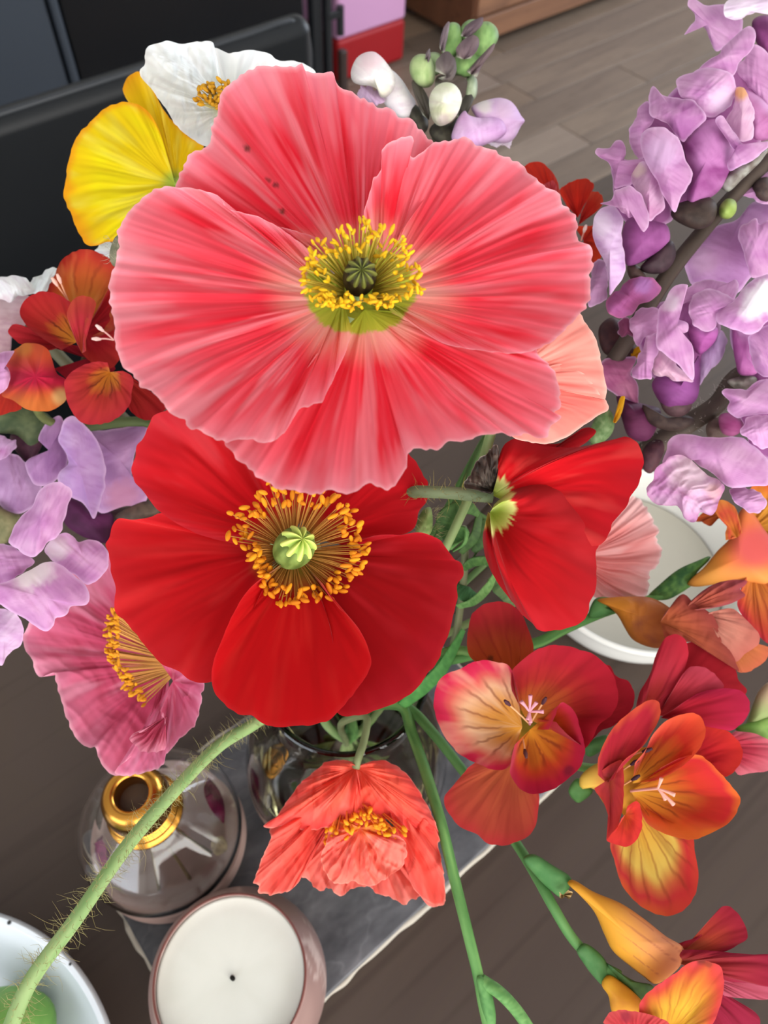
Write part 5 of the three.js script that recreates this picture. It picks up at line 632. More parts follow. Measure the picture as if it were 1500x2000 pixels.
/* red freesia, left */
{
  const [t, nk] = flower('freesia', 'red freesia spray with streaked yellow throats between the black chair and the big poppy', 'freesia', null, 3.3);
  let f = sub(t, 'bloom', 'upper bloom'); let D = { d: 0.318, g: [0, -0.05], c: [150, 640] };
  S(f, 'petal', [150, 640], [[95, 600], [93, 567], [107, 538], [115, 517], [133, 498], [160, 487], [181, 489], [203, 498], [226, 513], [240, 540], [235, 600], [225, 640], [190, 660]], { ...D, d: 0.324, cup: 8, bulge: -5, fold: 0.8, kf: 8, nu: 150, nv: 36, col: fz([[0, '#a02820'], [0.35, '#c87a34'], [0.7, '#c8602e'], [0.88, '#b83a28'], [1, '#9c241c']], { ...veinQ, vn: 7, v0: 0.4, v1: 0.8, va: 0.4, pale: '#dca05a', pa: 0.3 }) });
  S(f, 'petal', [165, 650], [[195, 600], [215, 560], [240, 540], [250, 580], [245, 680], [215, 720], [185, 712], [160, 690]], { ...D, d: 0.322, cup: 5, bulge: -2, nu: 90, nv: 28, col: fz([[0, '#8c1420'], [0.5, '#a01822'], [1, '#b83028']]) });
  S(f, 'petal', [140, 670], [[100, 684], [80, 685], [43, 674], [20, 655], [16, 647], [24, 634], [45, 636], [60, 650], [100, 665]], { ...D, d: 0.323, cup: 4, bulge: 2, nu: 80, nv: 24, col: fz([[0, '#8c141c'], [0.5, '#9c1820'], [1, '#a8222a']]) });
  S(f, 'petal', [150, 668], [[120, 684], [88, 664], [53, 637], [40, 615], [40, 599], [64, 575], [93, 569], [128, 583], [141, 594], [138, 620], [146, 645]], { ...D, d: 0.316, cup: 7, bulge: -3, fold: 0.6, nu: 120, nv: 34, col: fz([[0, '#c8862a'], [0.3, '#c8742c'], [0.55, '#b0302a'], [1, '#a01c20']], { ...veinQ, vn: 5, v0: 0.05, v1: 0.4, va: 0.8, vein: '#5a1c14' }) });
  S(f, 'petal', [160, 690], [[150, 671], [138, 640], [131, 610], [142, 587], [165, 577], [188, 592], [181, 607], [167, 622], [167, 653], [169, 685]], { ...D, d: 0.309, cup: 5, bulge: 4, nu: 90, nv: 28, col: fz([[0, '#b8502e'], [0.5, '#b82c3c'], [1, '#bc4634']]) });
  for (const [x, y] of [[108, 552], [116, 546]]) fstamen(f, U(134, 590, 0.315), U(x, y, 0.308), '#e0b0a0', '#d89a7a');
  for (const [x, y] of [[196, 642], [190, 662]]) fstamen(f, U(222, 664, 0.312), U(x, y, 0.306), '#e8c0b8', '#e0a8a0');
  f = sub(t, 'bloom', 'lower bloom'); D = { d: 0.314, g: [0, -0.05], c: [200, 740] };
  S(f, 'petal', [170, 700], [[90, 675], [130, 672], [190, 690], [225, 720], [200, 735], [140, 745], [105, 720]], { ...D, d: 0.325, nu: 70, nv: 20, col: fz([[0, '#7a1020'], [1, '#8c1424']]) });
  S(f, 'petal', [228, 726], [[251, 735], [267, 743], [295, 765], [326, 794], [315, 808], [293, 821], [269, 815], [250, 795], [240, 765]], { ...D, d: 0.319, cup: 4, bulge: 2, nu: 90, nv: 28, col: fz([[0, '#b8602c'], [0.35, '#a82c24'], [1, '#98161c']]) });
  S(f, 'petal', [215, 727], [[240, 724], [258, 735], [258, 765], [251, 794], [227, 818], [192, 829], [165, 827], [144, 810], [131, 781], [126, 745], [150, 720], [187, 706], [210, 708]], { ...D, d: 0.311, cup: 7, bulge: 4, fold: 0.7, nu: 150, nv: 38, col: fz([[0, '#cc8428'], [0.3, '#c4702a'], [0.52, '#b2342a'], [1, '#b42c34']], { ...veinQ, vn: 7, v0: 0.05, v1: 0.42, va: 0.7, vein: '#5e1c12' }) });
  f = sub(t, 'bud', 'opening orange bud'); D = { d: 0.311, g: [0, -0.05], c: [60, 740] };
  S(f, 'petal', [40, 690], [[0, 770], [43, 797], [20, 806], [-20, 810], [-40, 780]], { ...D, d: 0.316, nu: 50, nv: 18, col: fz([[0, '#b83a24'], [1, '#b02c20']]) });
  lobe(f, 'petal', [[2, 707], [21, 690], [48, 671], [72, 671], [93, 682], [100, 698], [112, 730], [128, 741], [131, 765], [128, 783], [99, 802], [53, 799], [22, 780], [3, 773], [14, 740]], { ...D, dome: 9, nu: 110, nv: 20, fold: 1, col: (u, v, x, y, sd) => { let c = mixc(hx('#c85030'), hx('#b81c3c'), sst(690, 735, y) * (1 - sst(745, 775, y))); c = mixc(c, hx('#cc7034'), sst(760, 790, y + (x - 60) * 0.1) * 0.9); c = mixc(c, hx('#d0883a'), (1 - sst(8, 26, Math.hypot(x - 46, y - 678))) * 0.6); return mixc(c, hx('#d8b070'), (1 - sst(6, 24, Math.hypot(x - 118, y - 775))) * 0.8); } });
  const sp = [U(150, 690, 0.33), U(185, 830, 0.34), U(270, 817, 0.34), U(330, 860, 0.345), U(440, 1000, 0.35)];
  stem(t, 'stem', [U(120, 838, 0.338), U(185, 832, 0.338), U(245, 824, 0.338), U(300, 830, 0.34), U(400, 960, 0.346), nk[0], nk[1], nk[2]], 0.0022, '#3c4a2c', '#5c6c42');
  stem(t, 'stalk', [U(170, 690, 0.328), U(150, 770, 0.334), U(160, 836, 0.338)], 0.0018, '#4a3a2c', '#5c5a38'); stem(t, 'stalk', [U(60, 780, 0.322), U(90, 820, 0.333), U(150, 837, 0.338)], 0.0018, '#5a6238', '#6c7444');
}
/* red freesia, far right behind the big poppy */
{
  const [t, nk] = flower('freesia', 'scarlet freesia bloom behind the right edge of the huge coral pink poppy', 'freesia', null, -0.8), D = { d: 0.345, g: [0, -0.05], c: [1110, 400] };
  const c1 = fz([[0, '#b01c14'], [0.5, '#c82818'], [1, '#c8301c']]);
  S(t, 'petal', [1085, 400], [[1040, 370], [1020, 335], [1027, 323], [1053, 315], [1070, 327], [1087, 350], [1093, 372], [1095, 390]], { ...D, cup: 3, bulge: 4, nu: 80, nv: 26, col: c1 });
  S(t, 'petal', [1078, 378], [[1056, 366], [1068, 357], [1078, 352], [1086, 360], [1088, 376]], { ...D, d: 0.339, nu: 40, nv: 14, col: fz([[0, '#b02428'], [1, '#c04a50']]) });
  S(t, 'petal', [1140, 470], [[1120, 440], [1160, 440], [1176, 410], [1185, 440], [1175, 500], [1160, 520], [1130, 500]], { ...D, d: 0.35, cup: 3, nu: 70, nv: 22, col: fz([[0, '#9c1814'], [1, '#c83c1c']]) });
  S(t, 'petal', [1128, 425], [[1105, 400], [1093, 372], [1105, 360], [1120, 353], [1147, 350], [1160, 362], [1154, 378], [1142, 398], [1135, 415]], { ...D, d: 0.341, cup: 4, bulge: 5, nu: 90, nv: 28, col: c1 });
  S(t, 'petal', [1130, 440], [[1135, 415], [1145, 395], [1153, 377], [1165, 374], [1177, 385], [1177, 398], [1163, 415], [1140, 430]], { ...D, d: 0.338, cup: 3, bulge: 3, nu: 80, nv: 24, col: fz([[0, '#a81a14'], [0.7, '#b82818'], [1, '#d04a30']]) });
  fstamen(t, U(1135, 470, 0.342), U(1142, 448, 0.336), '#e8c8c0', '#d89080');
  const n0 = U(1120, 470, 0.352); stem(t, 'stem', [n0, L3(n0, nk[0], 0.15, -0.03), L3(n0, nk[0], 0.6, -0.01), nk[0], nk[1], nk[2]], 0.0018, '#3f6a34', '#5c8446');
}

/* ------------------------------------------------ snapdragons */
const lil = (a, b, q = {}) => (u, v, x, y, sd) => { let c = mixc(hx(a), hx(b), clamp(fbm(x / 40 + sd, y / 26, 3) * 1.8 - 0.4)); const tw = sd * 0.7, w = fbm((x * Math.cos(tw) + y * Math.sin(tw)) / 4 + sd, (y * Math.cos(tw) - x * Math.sin(tw)) / 26, 3); c = mixc(c, [c[0] * 0.72, c[1] * 0.58, c[2] * 0.7], clamp((w - 0.45) * 3) * 0.45); if (q.edge) c = mixc(c, hx(q.edge), sst(0.9, 1, v) * 0.6); if (q.mid) for (const [mx, my, r, h, k] of q.mid) c = mixc(c, hx(h), (1 - sst(0.3, 1, Math.hypot(x - mx, y - my) / r * (0.75 + 0.5 * fbm(x / 9, y / 9, 2)))) * (k ?? 0.9)); return c; };
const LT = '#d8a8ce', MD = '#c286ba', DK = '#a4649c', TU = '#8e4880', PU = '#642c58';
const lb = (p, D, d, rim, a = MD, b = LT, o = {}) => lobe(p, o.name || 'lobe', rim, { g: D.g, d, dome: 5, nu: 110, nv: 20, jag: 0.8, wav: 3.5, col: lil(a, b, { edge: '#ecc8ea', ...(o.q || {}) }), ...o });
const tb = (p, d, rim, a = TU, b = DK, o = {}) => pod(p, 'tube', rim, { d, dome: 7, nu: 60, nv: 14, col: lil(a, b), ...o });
{
  const [t, nk] = flower('snapdragon', 'tall lilac snapdragon spike with ruffled florets rising to the upper right corner', 'snapdragon', null, -0.9);
  const D = { c: [1330, 350], g: [0, -0.05] };
  let f = sub(t, 'floret');                                    // top of the picture, far right
  lb(f, D, 0.325, [[1337, 68], [1350, 50], [1358, 30], [1345, 12], [1350, -5], [1380, 12], [1420, 10], [1450, 40], [1440, 75], [1420, 90], [1398, 98], [1385, 75], [1378, 60], [1365, 52]], MD, LT);
  lb(f, D, 0.318, [[1413, 33], [1420, 5], [1440, -10], [1510, -10], [1520, 30], [1500, 27], [1485, 22], [1473, 24], [1450, 36], [1437, 41], [1425, 36]], '#e0c4e0', '#f2e6f2', { q: { edge: '#f8f2f8' } });
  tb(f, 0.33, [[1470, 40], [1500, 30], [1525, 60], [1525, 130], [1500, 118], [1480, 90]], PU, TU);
  f = sub(t, 'floret');                                        // upper floret with the yellow palate
  lb(f, D, 0.318, [[1433, 143], [1450, 117], [1473, 87], [1505, 105], [1530, 140], [1530, 200], [1500, 205], [1480, 190], [1455, 165]], '#c88cbc', '#dca6d2');
  tb(f, 0.314, [[1450, 175], [1478, 185], [1500, 205], [1520, 240], [1505, 270], [1473, 275], [1462, 240]], '#a4608e', '#bc7cae');
  lb(f, D, 0.306, [[1393, 140], [1370, 145], [1360, 143], [1373, 127], [1400, 107], [1433, 73], [1467, 50], [1476, 62], [1473, 93], [1447, 120], [1433, 145]], MD, LT, { dome: 6 });
  lb(f, D, 0.300, [[1323, 172], [1324, 158], [1333, 148], [1357, 140], [1393, 133], [1423, 140], [1435, 155], [1438, 170], [1433, 200], [1413, 217], [1390, 228], [1377, 224], [1360, 208], [1340, 196], [1328, 190]], MD, LT, { dome: 7, q: { mid: [[1410, 195, 40, '#f0dcf2', 0.7]] } });
  lb(f, D, 0.302, [[1437, 172], [1450, 167], [1463, 187], [1470, 210], [1473, 233], [1472, 258], [1468, 273], [1450, 277], [1433, 258], [1418, 240], [1428, 215], [1434, 195]], '#d8a8c8', '#ecc8dc', { dome: 8, q: { mid: [[1448, 180, 22, '#e0a468', 0.9]] } });
  f = sub(t, 'floret');                                        // centre floret
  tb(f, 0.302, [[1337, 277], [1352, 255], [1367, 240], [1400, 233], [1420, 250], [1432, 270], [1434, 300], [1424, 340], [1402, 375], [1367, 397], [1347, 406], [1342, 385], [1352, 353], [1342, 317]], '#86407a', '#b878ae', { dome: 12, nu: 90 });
  lb(f, D, 0.300, [[1230, 262], [1240, 233], [1247, 215], [1252, 203], [1268, 198], [1275, 215], [1277, 233], [1263, 253], [1254, 275], [1257, 307], [1247, 311], [1236, 295]], MD, LT);
  lb(f, D, 0.293, [[1267, 184], [1277, 170], [1285, 176], [1293, 185], [1310, 190], [1323, 193], [1345, 194], [1362, 202], [1377, 227], [1365, 245], [1353, 255], [1337, 277], [1320, 262], [1300, 240], [1285, 234], [1273, 228], [1269, 207]], DK, LT, { dome: 6, q: { mid: [[1340, 250, 40, '#b070ac', 0.6]] } });
  lb(f, D, 0.286, [[1252, 270], [1258, 256], [1277, 247], [1300, 250], [1320, 267], [1333, 283], [1337, 310], [1346, 325], [1352, 340], [1350, 356], [1333, 383], [1324, 405], [1318, 415], [1300, 392], [1290, 370], [1280, 345], [1263, 317], [1253, 293]], MD, LT, { dome: 8, nu: 120, q: { mid: [[1290, 300, 50, '#e6c2e8', 0.7]] } });
  lb(f, D, 0.292, [[1397, 233], [1410, 226], [1424, 245], [1437, 263], [1450, 280], [1476, 279], [1502, 277], [1502, 287], [1467, 313], [1445, 325], [1426, 331], [1421, 318], [1434, 306], [1437, 295], [1425, 280], [1412, 262]], DK, LT, { dome: 4, nu: 100 });
  f = sub(t, 'floret');                                        // lower left floret
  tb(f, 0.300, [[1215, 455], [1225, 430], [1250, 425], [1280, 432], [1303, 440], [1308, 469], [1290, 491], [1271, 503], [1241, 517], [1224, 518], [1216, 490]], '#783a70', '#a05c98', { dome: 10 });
  lb(f, D, 0.299, [[1163, 299], [1165, 289], [1176, 289], [1187, 287], [1203, 277], [1214, 276], [1221, 282], [1223, 297], [1221, 314], [1233, 320], [1257, 310], [1270, 325], [1255, 345], [1233, 360], [1215, 366], [1200, 370], [1197, 340], [1188, 317], [1171, 307]], MD, LT, { nu: 110 });
  lb(f, D, 0.292, [[1230, 342], [1240, 323], [1260, 317], [1277, 330], [1290, 360], [1297, 385], [1298, 408], [1284, 422], [1270, 431], [1260, 402], [1245, 380]], '#cc94bc', '#e6bedc', { dome: 8, q: { mid: [[1246, 333, 20, '#f0dcd0', 0.8]] } });
  lb(f, D, 0.284, [[1173, 398], [1187, 392], [1197, 387], [1200, 370], [1215, 366], [1230, 360], [1253, 383], [1265, 405], [1268, 425], [1266, 442], [1258, 454], [1248, 442], [1250, 426], [1238, 423], [1228, 428], [1218, 416], [1208, 406], [1192, 401]], MD, LT, { dome: 6, ruf: 3, nu: 110 });
  lb(f, D, 0.290, [[1157, 445], [1163, 423], [1177, 407], [1195, 402], [1208, 410], [1216, 430], [1214, 460], [1218, 490], [1221, 515], [1218, 535], [1207, 555], [1191, 577], [1190, 565], [1188, 539], [1184, 517], [1174, 499], [1163, 477], [1157, 461]], '#c898d2', '#e8ceee', { dome: 7, nu: 110, q: { mid: [[1172, 440, 34, '#f0e0f6', 0.8]] } });
  lb(f, D, 0.302, [[1159, 517], [1169, 506], [1180, 508], [1186, 528], [1188, 560], [1184, 585], [1166, 597], [1150, 598], [1146, 580], [1152, 560], [1155, 535]], '#a878a0', '#c49abe', { dome: 6 });
  f = sub(t, 'floret', 'dark purple young floret');
  lb(f, D, 0.298, [[1183, 597], [1190, 582], [1198, 570], [1212, 568], [1218, 555], [1228, 546], [1249, 541], [1271, 543], [1284, 552], [1290, 564], [1275, 585], [1250, 596], [1236, 612], [1222, 620], [1207, 624], [1190, 612]], '#9a4c7c', '#b468a4', { dome: 9, q: { edge: '#c07498', mid: [[1256, 556, 26, '#b078b8', 0.8]] } });
  lb(f, D, 0.306, [[1207, 628], [1225, 622], [1240, 640], [1245, 665], [1230, 655], [1212, 660]], '#8a4468', '#a05a80', { dome: 5 });
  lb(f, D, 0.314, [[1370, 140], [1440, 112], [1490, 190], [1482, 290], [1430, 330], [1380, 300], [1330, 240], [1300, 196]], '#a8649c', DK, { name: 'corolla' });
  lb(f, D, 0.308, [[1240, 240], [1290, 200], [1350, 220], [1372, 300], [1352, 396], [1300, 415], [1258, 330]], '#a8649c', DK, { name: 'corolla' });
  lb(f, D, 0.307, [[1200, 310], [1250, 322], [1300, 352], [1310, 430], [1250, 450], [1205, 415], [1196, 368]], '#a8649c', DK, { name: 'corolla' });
  const sp = [U(1540, 280, 0.325), U(1490, 325, 0.32), U(1430, 385, 0.315), U(1370, 455, 0.31), U(1310, 530, 0.306), U(1270, 590, 0.308), U(1215, 680, 0.318), U(1120, 820, 0.335), U(960, 1000, 0.35)];
  stem(t, 'stem', [...sp, nk[0], nk[1], nk[2]], [0.0028, 0.003, 0.0034, 0.0038, 0.004, 0.0038, 0.0032, 0.0028, 0.0026], '#372d28', '#564a41', { n: 150 });
  for (const [rim, d, a, b] of [[[[1310, 420], [1320, 400], [1350, 390], [1385, 385], [1400, 400], [1392, 435], [1365, 448], [1335, 440]], 0.3, '#2e2420', '#42352f'], [[[1265, 505], [1290, 480], [1312, 470], [1320, 500], [1300, 530], [1270, 535], [1250, 525]], 0.301, '#35262c', '#46343a'], [[[1405, 405], [1420, 388], [1436, 392], [1438, 412], [1425, 427], [1408, 425]], 0.306, '#7a9040', '#93a858'], [[[1405, 360], [1430, 330], [1480, 300], [1500, 290], [1490, 310], [1450, 350], [1420, 375]], 0.304, '#6a6058', '#a0a098'], [[[1225, 520], [1240, 516], [1262, 540], [1250, 548], [1232, 545]], 0.304, '#4a3a34', '#5c4a44'], [[[1470, 360], [1500, 345], [1520, 370], [1500, 395], [1475, 385]], 0.318, '#3c3030', '#54443e']]) pod(t, 'calyx', rim, { d, dome: 6, mat: leafMat, col: plain(a, b, 10) });
}
{
  const [t, nk] = flower('snapdragon', 'lilac snapdragon spike along the right edge, florets turned to all sides of a grey stem', 'snapdragon', null, -0.35);
  const D = { c: [1380, 700], g: [0, -0.05] };
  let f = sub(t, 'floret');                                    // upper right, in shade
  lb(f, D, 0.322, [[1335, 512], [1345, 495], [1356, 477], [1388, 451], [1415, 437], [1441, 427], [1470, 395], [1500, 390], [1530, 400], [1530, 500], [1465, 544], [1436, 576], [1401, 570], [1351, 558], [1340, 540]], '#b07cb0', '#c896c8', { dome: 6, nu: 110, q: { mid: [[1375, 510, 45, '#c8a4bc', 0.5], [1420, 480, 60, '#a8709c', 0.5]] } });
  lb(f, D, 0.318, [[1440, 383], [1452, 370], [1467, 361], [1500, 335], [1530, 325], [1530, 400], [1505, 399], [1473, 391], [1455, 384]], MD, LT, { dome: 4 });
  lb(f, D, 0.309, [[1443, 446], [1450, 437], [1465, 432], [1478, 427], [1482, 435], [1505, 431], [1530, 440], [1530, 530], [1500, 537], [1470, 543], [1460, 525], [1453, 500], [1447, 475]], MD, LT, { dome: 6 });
  f = sub(t, 'floret');                                        // the one with the white streak
  tb(f, 0.312, [[1345, 635], [1375, 640], [1401, 640], [1400, 660], [1385, 680], [1365, 692], [1352, 672]], '#a04f92', '#b868ac', { dome: 7 });
  lb(f, D, 0.303, [[1323, 590], [1340, 566], [1369, 549], [1399, 547], [1422, 553], [1439, 545], [1444, 556], [1438, 570], [1433, 585], [1415, 576], [1395, 570], [1370, 568], [1350, 582], [1338, 592]], MD, LT, { dome: 6, nu: 100 });
  lb(f, D, 0.297, [[1345, 612], [1351, 581], [1372, 567], [1399, 565], [1431, 583], [1446, 588], [1418, 600], [1402, 613], [1400, 625], [1399, 637], [1388, 647], [1377, 649], [1360, 638], [1347, 625]], MD, LT, { dome: 7, nu: 100 });
  lb(f, D, 0.292, [[1399, 614], [1412, 600], [1432, 590], [1444, 570], [1455, 559], [1479, 541], [1502, 535], [1535, 560], [1530, 620], [1500, 630], [1479, 648], [1457, 652], [1436, 645], [1417, 640], [1402, 631]], MD, LT, { dome: 7, nu: 120, q: { mid: [[1480, 585, 46, '#f8f4f6', 0.95], [1465, 610, 26, '#f4eef2', 0.7], [1500, 575, 40, '#faf6f8', 0.9]] } });
  lb(f, D, 0.318, [[1367, 690], [1388, 669], [1407, 644], [1415, 650], [1421, 664], [1415, 682], [1407, 699], [1392, 720], [1377, 736], [1368, 750], [1364, 720]], '#c8a4d4', '#dcc0e4', { dome: 4 });
  f = sub(t, 'floret');                                        // middle floret
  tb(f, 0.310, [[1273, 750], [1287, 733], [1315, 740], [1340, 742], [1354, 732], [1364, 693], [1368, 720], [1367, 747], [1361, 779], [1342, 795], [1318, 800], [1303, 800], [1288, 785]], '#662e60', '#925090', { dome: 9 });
  lb(f, D, 0.300, [[1228, 634], [1235, 617], [1244, 605], [1265, 602], [1287, 604], [1288, 632], [1285, 650], [1260, 661], [1247, 676], [1238, 662], [1231, 645]], '#cc94c0', '#dcaad4', { dome: 6 });
  lb(f, D, 0.288, [[1286, 632], [1287, 613], [1290, 598], [1298, 583], [1313, 565], [1329, 556], [1344, 556], [1328, 571], [1321, 587], [1323, 620], [1335, 625], [1345, 633], [1344, 647], [1330, 656], [1329, 668], [1342, 667], [1351, 671], [1355, 707], [1353, 743], [1335, 725], [1311, 701], [1284, 680], [1284, 655]], MD, LT, { dome: 7, nu: 130, q: { mid: [[1310, 590, 26, '#f0e0ee', 0.8]] } });
  lb(f, D, 0.296, [[1231, 732], [1240, 713], [1249, 696], [1258, 675], [1264, 658], [1284, 653], [1286, 680], [1279, 702], [1272, 722], [1272, 739], [1258, 741], [1246, 742]], MD, LT, { dome: 6 });
  lb(f, D, 0.298, [[1271, 720], [1278, 700], [1284, 683], [1311, 701], [1335, 725], [1353, 744], [1329, 745], [1297, 737], [1273, 732]], '#d8a4c0', '#eac4d8', { dome: 6 });
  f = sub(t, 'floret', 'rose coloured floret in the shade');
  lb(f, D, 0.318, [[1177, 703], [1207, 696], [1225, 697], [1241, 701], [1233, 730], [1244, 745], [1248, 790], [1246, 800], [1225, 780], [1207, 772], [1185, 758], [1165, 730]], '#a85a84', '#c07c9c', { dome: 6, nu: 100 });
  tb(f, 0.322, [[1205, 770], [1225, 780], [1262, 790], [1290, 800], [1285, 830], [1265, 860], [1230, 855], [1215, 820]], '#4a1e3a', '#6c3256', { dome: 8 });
  f = sub(t, 'floret');                                        // right edge, middle
  tb(f, 0.314, [[1433, 640], [1450, 645], [1466, 653], [1467, 680], [1469, 707], [1479, 728], [1462, 734], [1444, 731], [1436, 705], [1432, 680]], '#944684', '#b86ea8', { dome: 7 });
  lb(f, D, 0.301, [[1464, 658], [1480, 645], [1503, 634], [1535, 640], [1535, 730], [1500, 740], [1481, 731], [1470, 712], [1468, 690]], MD, LT, { dome: 6 });
  lb(f, D, 0.296, [[1412, 766], [1418, 760], [1426, 760], [1445, 762], [1463, 763], [1480, 750], [1503, 740], [1535, 760], [1530, 800], [1500, 808], [1471, 811], [1455, 814], [1440, 817], [1424, 806], [1422, 795], [1424, 785], [1416, 776]], MD, LT, { dome: 6, nu: 110 });
  lb(f, D, 0.292, [[1452, 828], [1462, 816], [1475, 811], [1503, 810], [1535, 820], [1530, 870], [1500, 873], [1487, 877], [1476, 870], [1468, 859], [1449, 848]], MD, LT, { dome: 6 });
  tb(f, 0.312, [[1405, 812], [1425, 806], [1452, 818], [1450, 840], [1430, 852], [1410, 845]], '#a04c80', '#b8709c', { dome: 5 });
  f = sub(t, 'floret', 'lowest floret with a crinkled lip');
  lb(f, D, 0.290, [[1292, 905], [1298, 882], [1306, 863], [1325, 849], [1350, 848], [1375, 852], [1415, 852], [1452, 855], [1470, 868], [1485, 880], [1502, 902], [1508, 925], [1503, 946], [1480, 950], [1457, 950], [1424, 950], [1389, 924], [1361, 908], [1334, 885], [1318, 888]], MD, LT, { dome: 9, nu: 140 });
  lb(f, D, 0.283, [[1259, 955], [1265, 944], [1273, 935], [1282, 922], [1292, 907], [1305, 896], [1320, 891], [1335, 892], [1345, 900], [1375, 924], [1416, 948], [1412, 965], [1405, 979], [1396, 995], [1388, 1006], [1372, 1004], [1358, 1014], [1346, 1015], [1336, 1010], [1331, 998], [1320, 985], [1300, 987], [1287, 985], [1276, 976], [1265, 965]], '#c484b8', '#e2bcd8', { dome: 8, crk: 4, cw: 24, ca: 0.9, wav: 6, nu: 160, nv: 28, q: { edge: '#b87aa4', mid: [[1350, 925, 60, '#e8ccd8', 0.7], [1395, 960, 24, '#e6bca8', 0.5]] } });
  lb(f, D, 0.295, [[1424, 957], [1434, 950], [1446, 951], [1465, 955], [1485, 962], [1500, 985], [1490, 998], [1471, 1003], [1453, 993], [1436, 980], [1426, 968]], DK, LT, { dome: 5 });
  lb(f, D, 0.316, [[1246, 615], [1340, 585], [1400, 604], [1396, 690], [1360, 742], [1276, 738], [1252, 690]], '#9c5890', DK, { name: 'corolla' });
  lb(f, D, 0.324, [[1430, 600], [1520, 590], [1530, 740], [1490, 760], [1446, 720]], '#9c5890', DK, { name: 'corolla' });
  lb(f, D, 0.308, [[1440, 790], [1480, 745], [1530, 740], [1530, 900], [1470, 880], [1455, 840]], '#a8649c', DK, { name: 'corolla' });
  const sp = [U(1560, 690, 0.33), U(1440, 735, 0.325), U(1400, 790, 0.324), U(1340, 830, 0.326), U(1280, 870, 0.33), U(1200, 930, 0.338), U(1050, 1040, 0.352), U(900, 1160, 0.355)];
  stem(t, 'stem', [...sp, nk[0], nk[1], nk[2]], [0.003, 0.0042, 0.0058, 0.0058, 0.0046, 0.0036, 0.003, 0.0028], '#40372f', '#665b50', { n: 150 });
  hairs(t, sp.slice(1, 6), 0.0052, 160, 0.0014, 71, '#c8c0b4');
  for (const [rim, d, a, b] of [[[[1255, 790], [1275, 800], [1310, 815], [1345, 812], [1358, 822], [1330, 840], [1290, 838], [1262, 820]], 0.316, '#3c302e', '#544640'], [[[1290, 770], [1310, 762], [1340, 775], [1352, 792], [1335, 812], [1308, 812], [1292, 795]], 0.31, '#4c383c', '#664c50'], [[[1420, 745], [1450, 735], [1478, 738], [1472, 755], [1440, 760]], 0.318, '#6a6a5c', '#a8aa98'], [[[1380, 830], [1405, 815], [1425, 840], [1415, 858], [1385, 858]], 0.32, '#5c4c44', '#7a6a60'], [[[1170, 640], [1195, 620], [1225, 640], [1240, 690], [1215, 700], [1180, 690]], 0.332, '#3a2428', '#4c3030'], [[[1255, 880], [1275, 858], [1300, 855], [1295, 890], [1270, 925], [1255, 915]], 0.328, '#40242e', '#54343a']]) pod(t, 'calyx', rim, { d, dome: 5, mat: leafMat, col: plain(a, b, 10) });
}
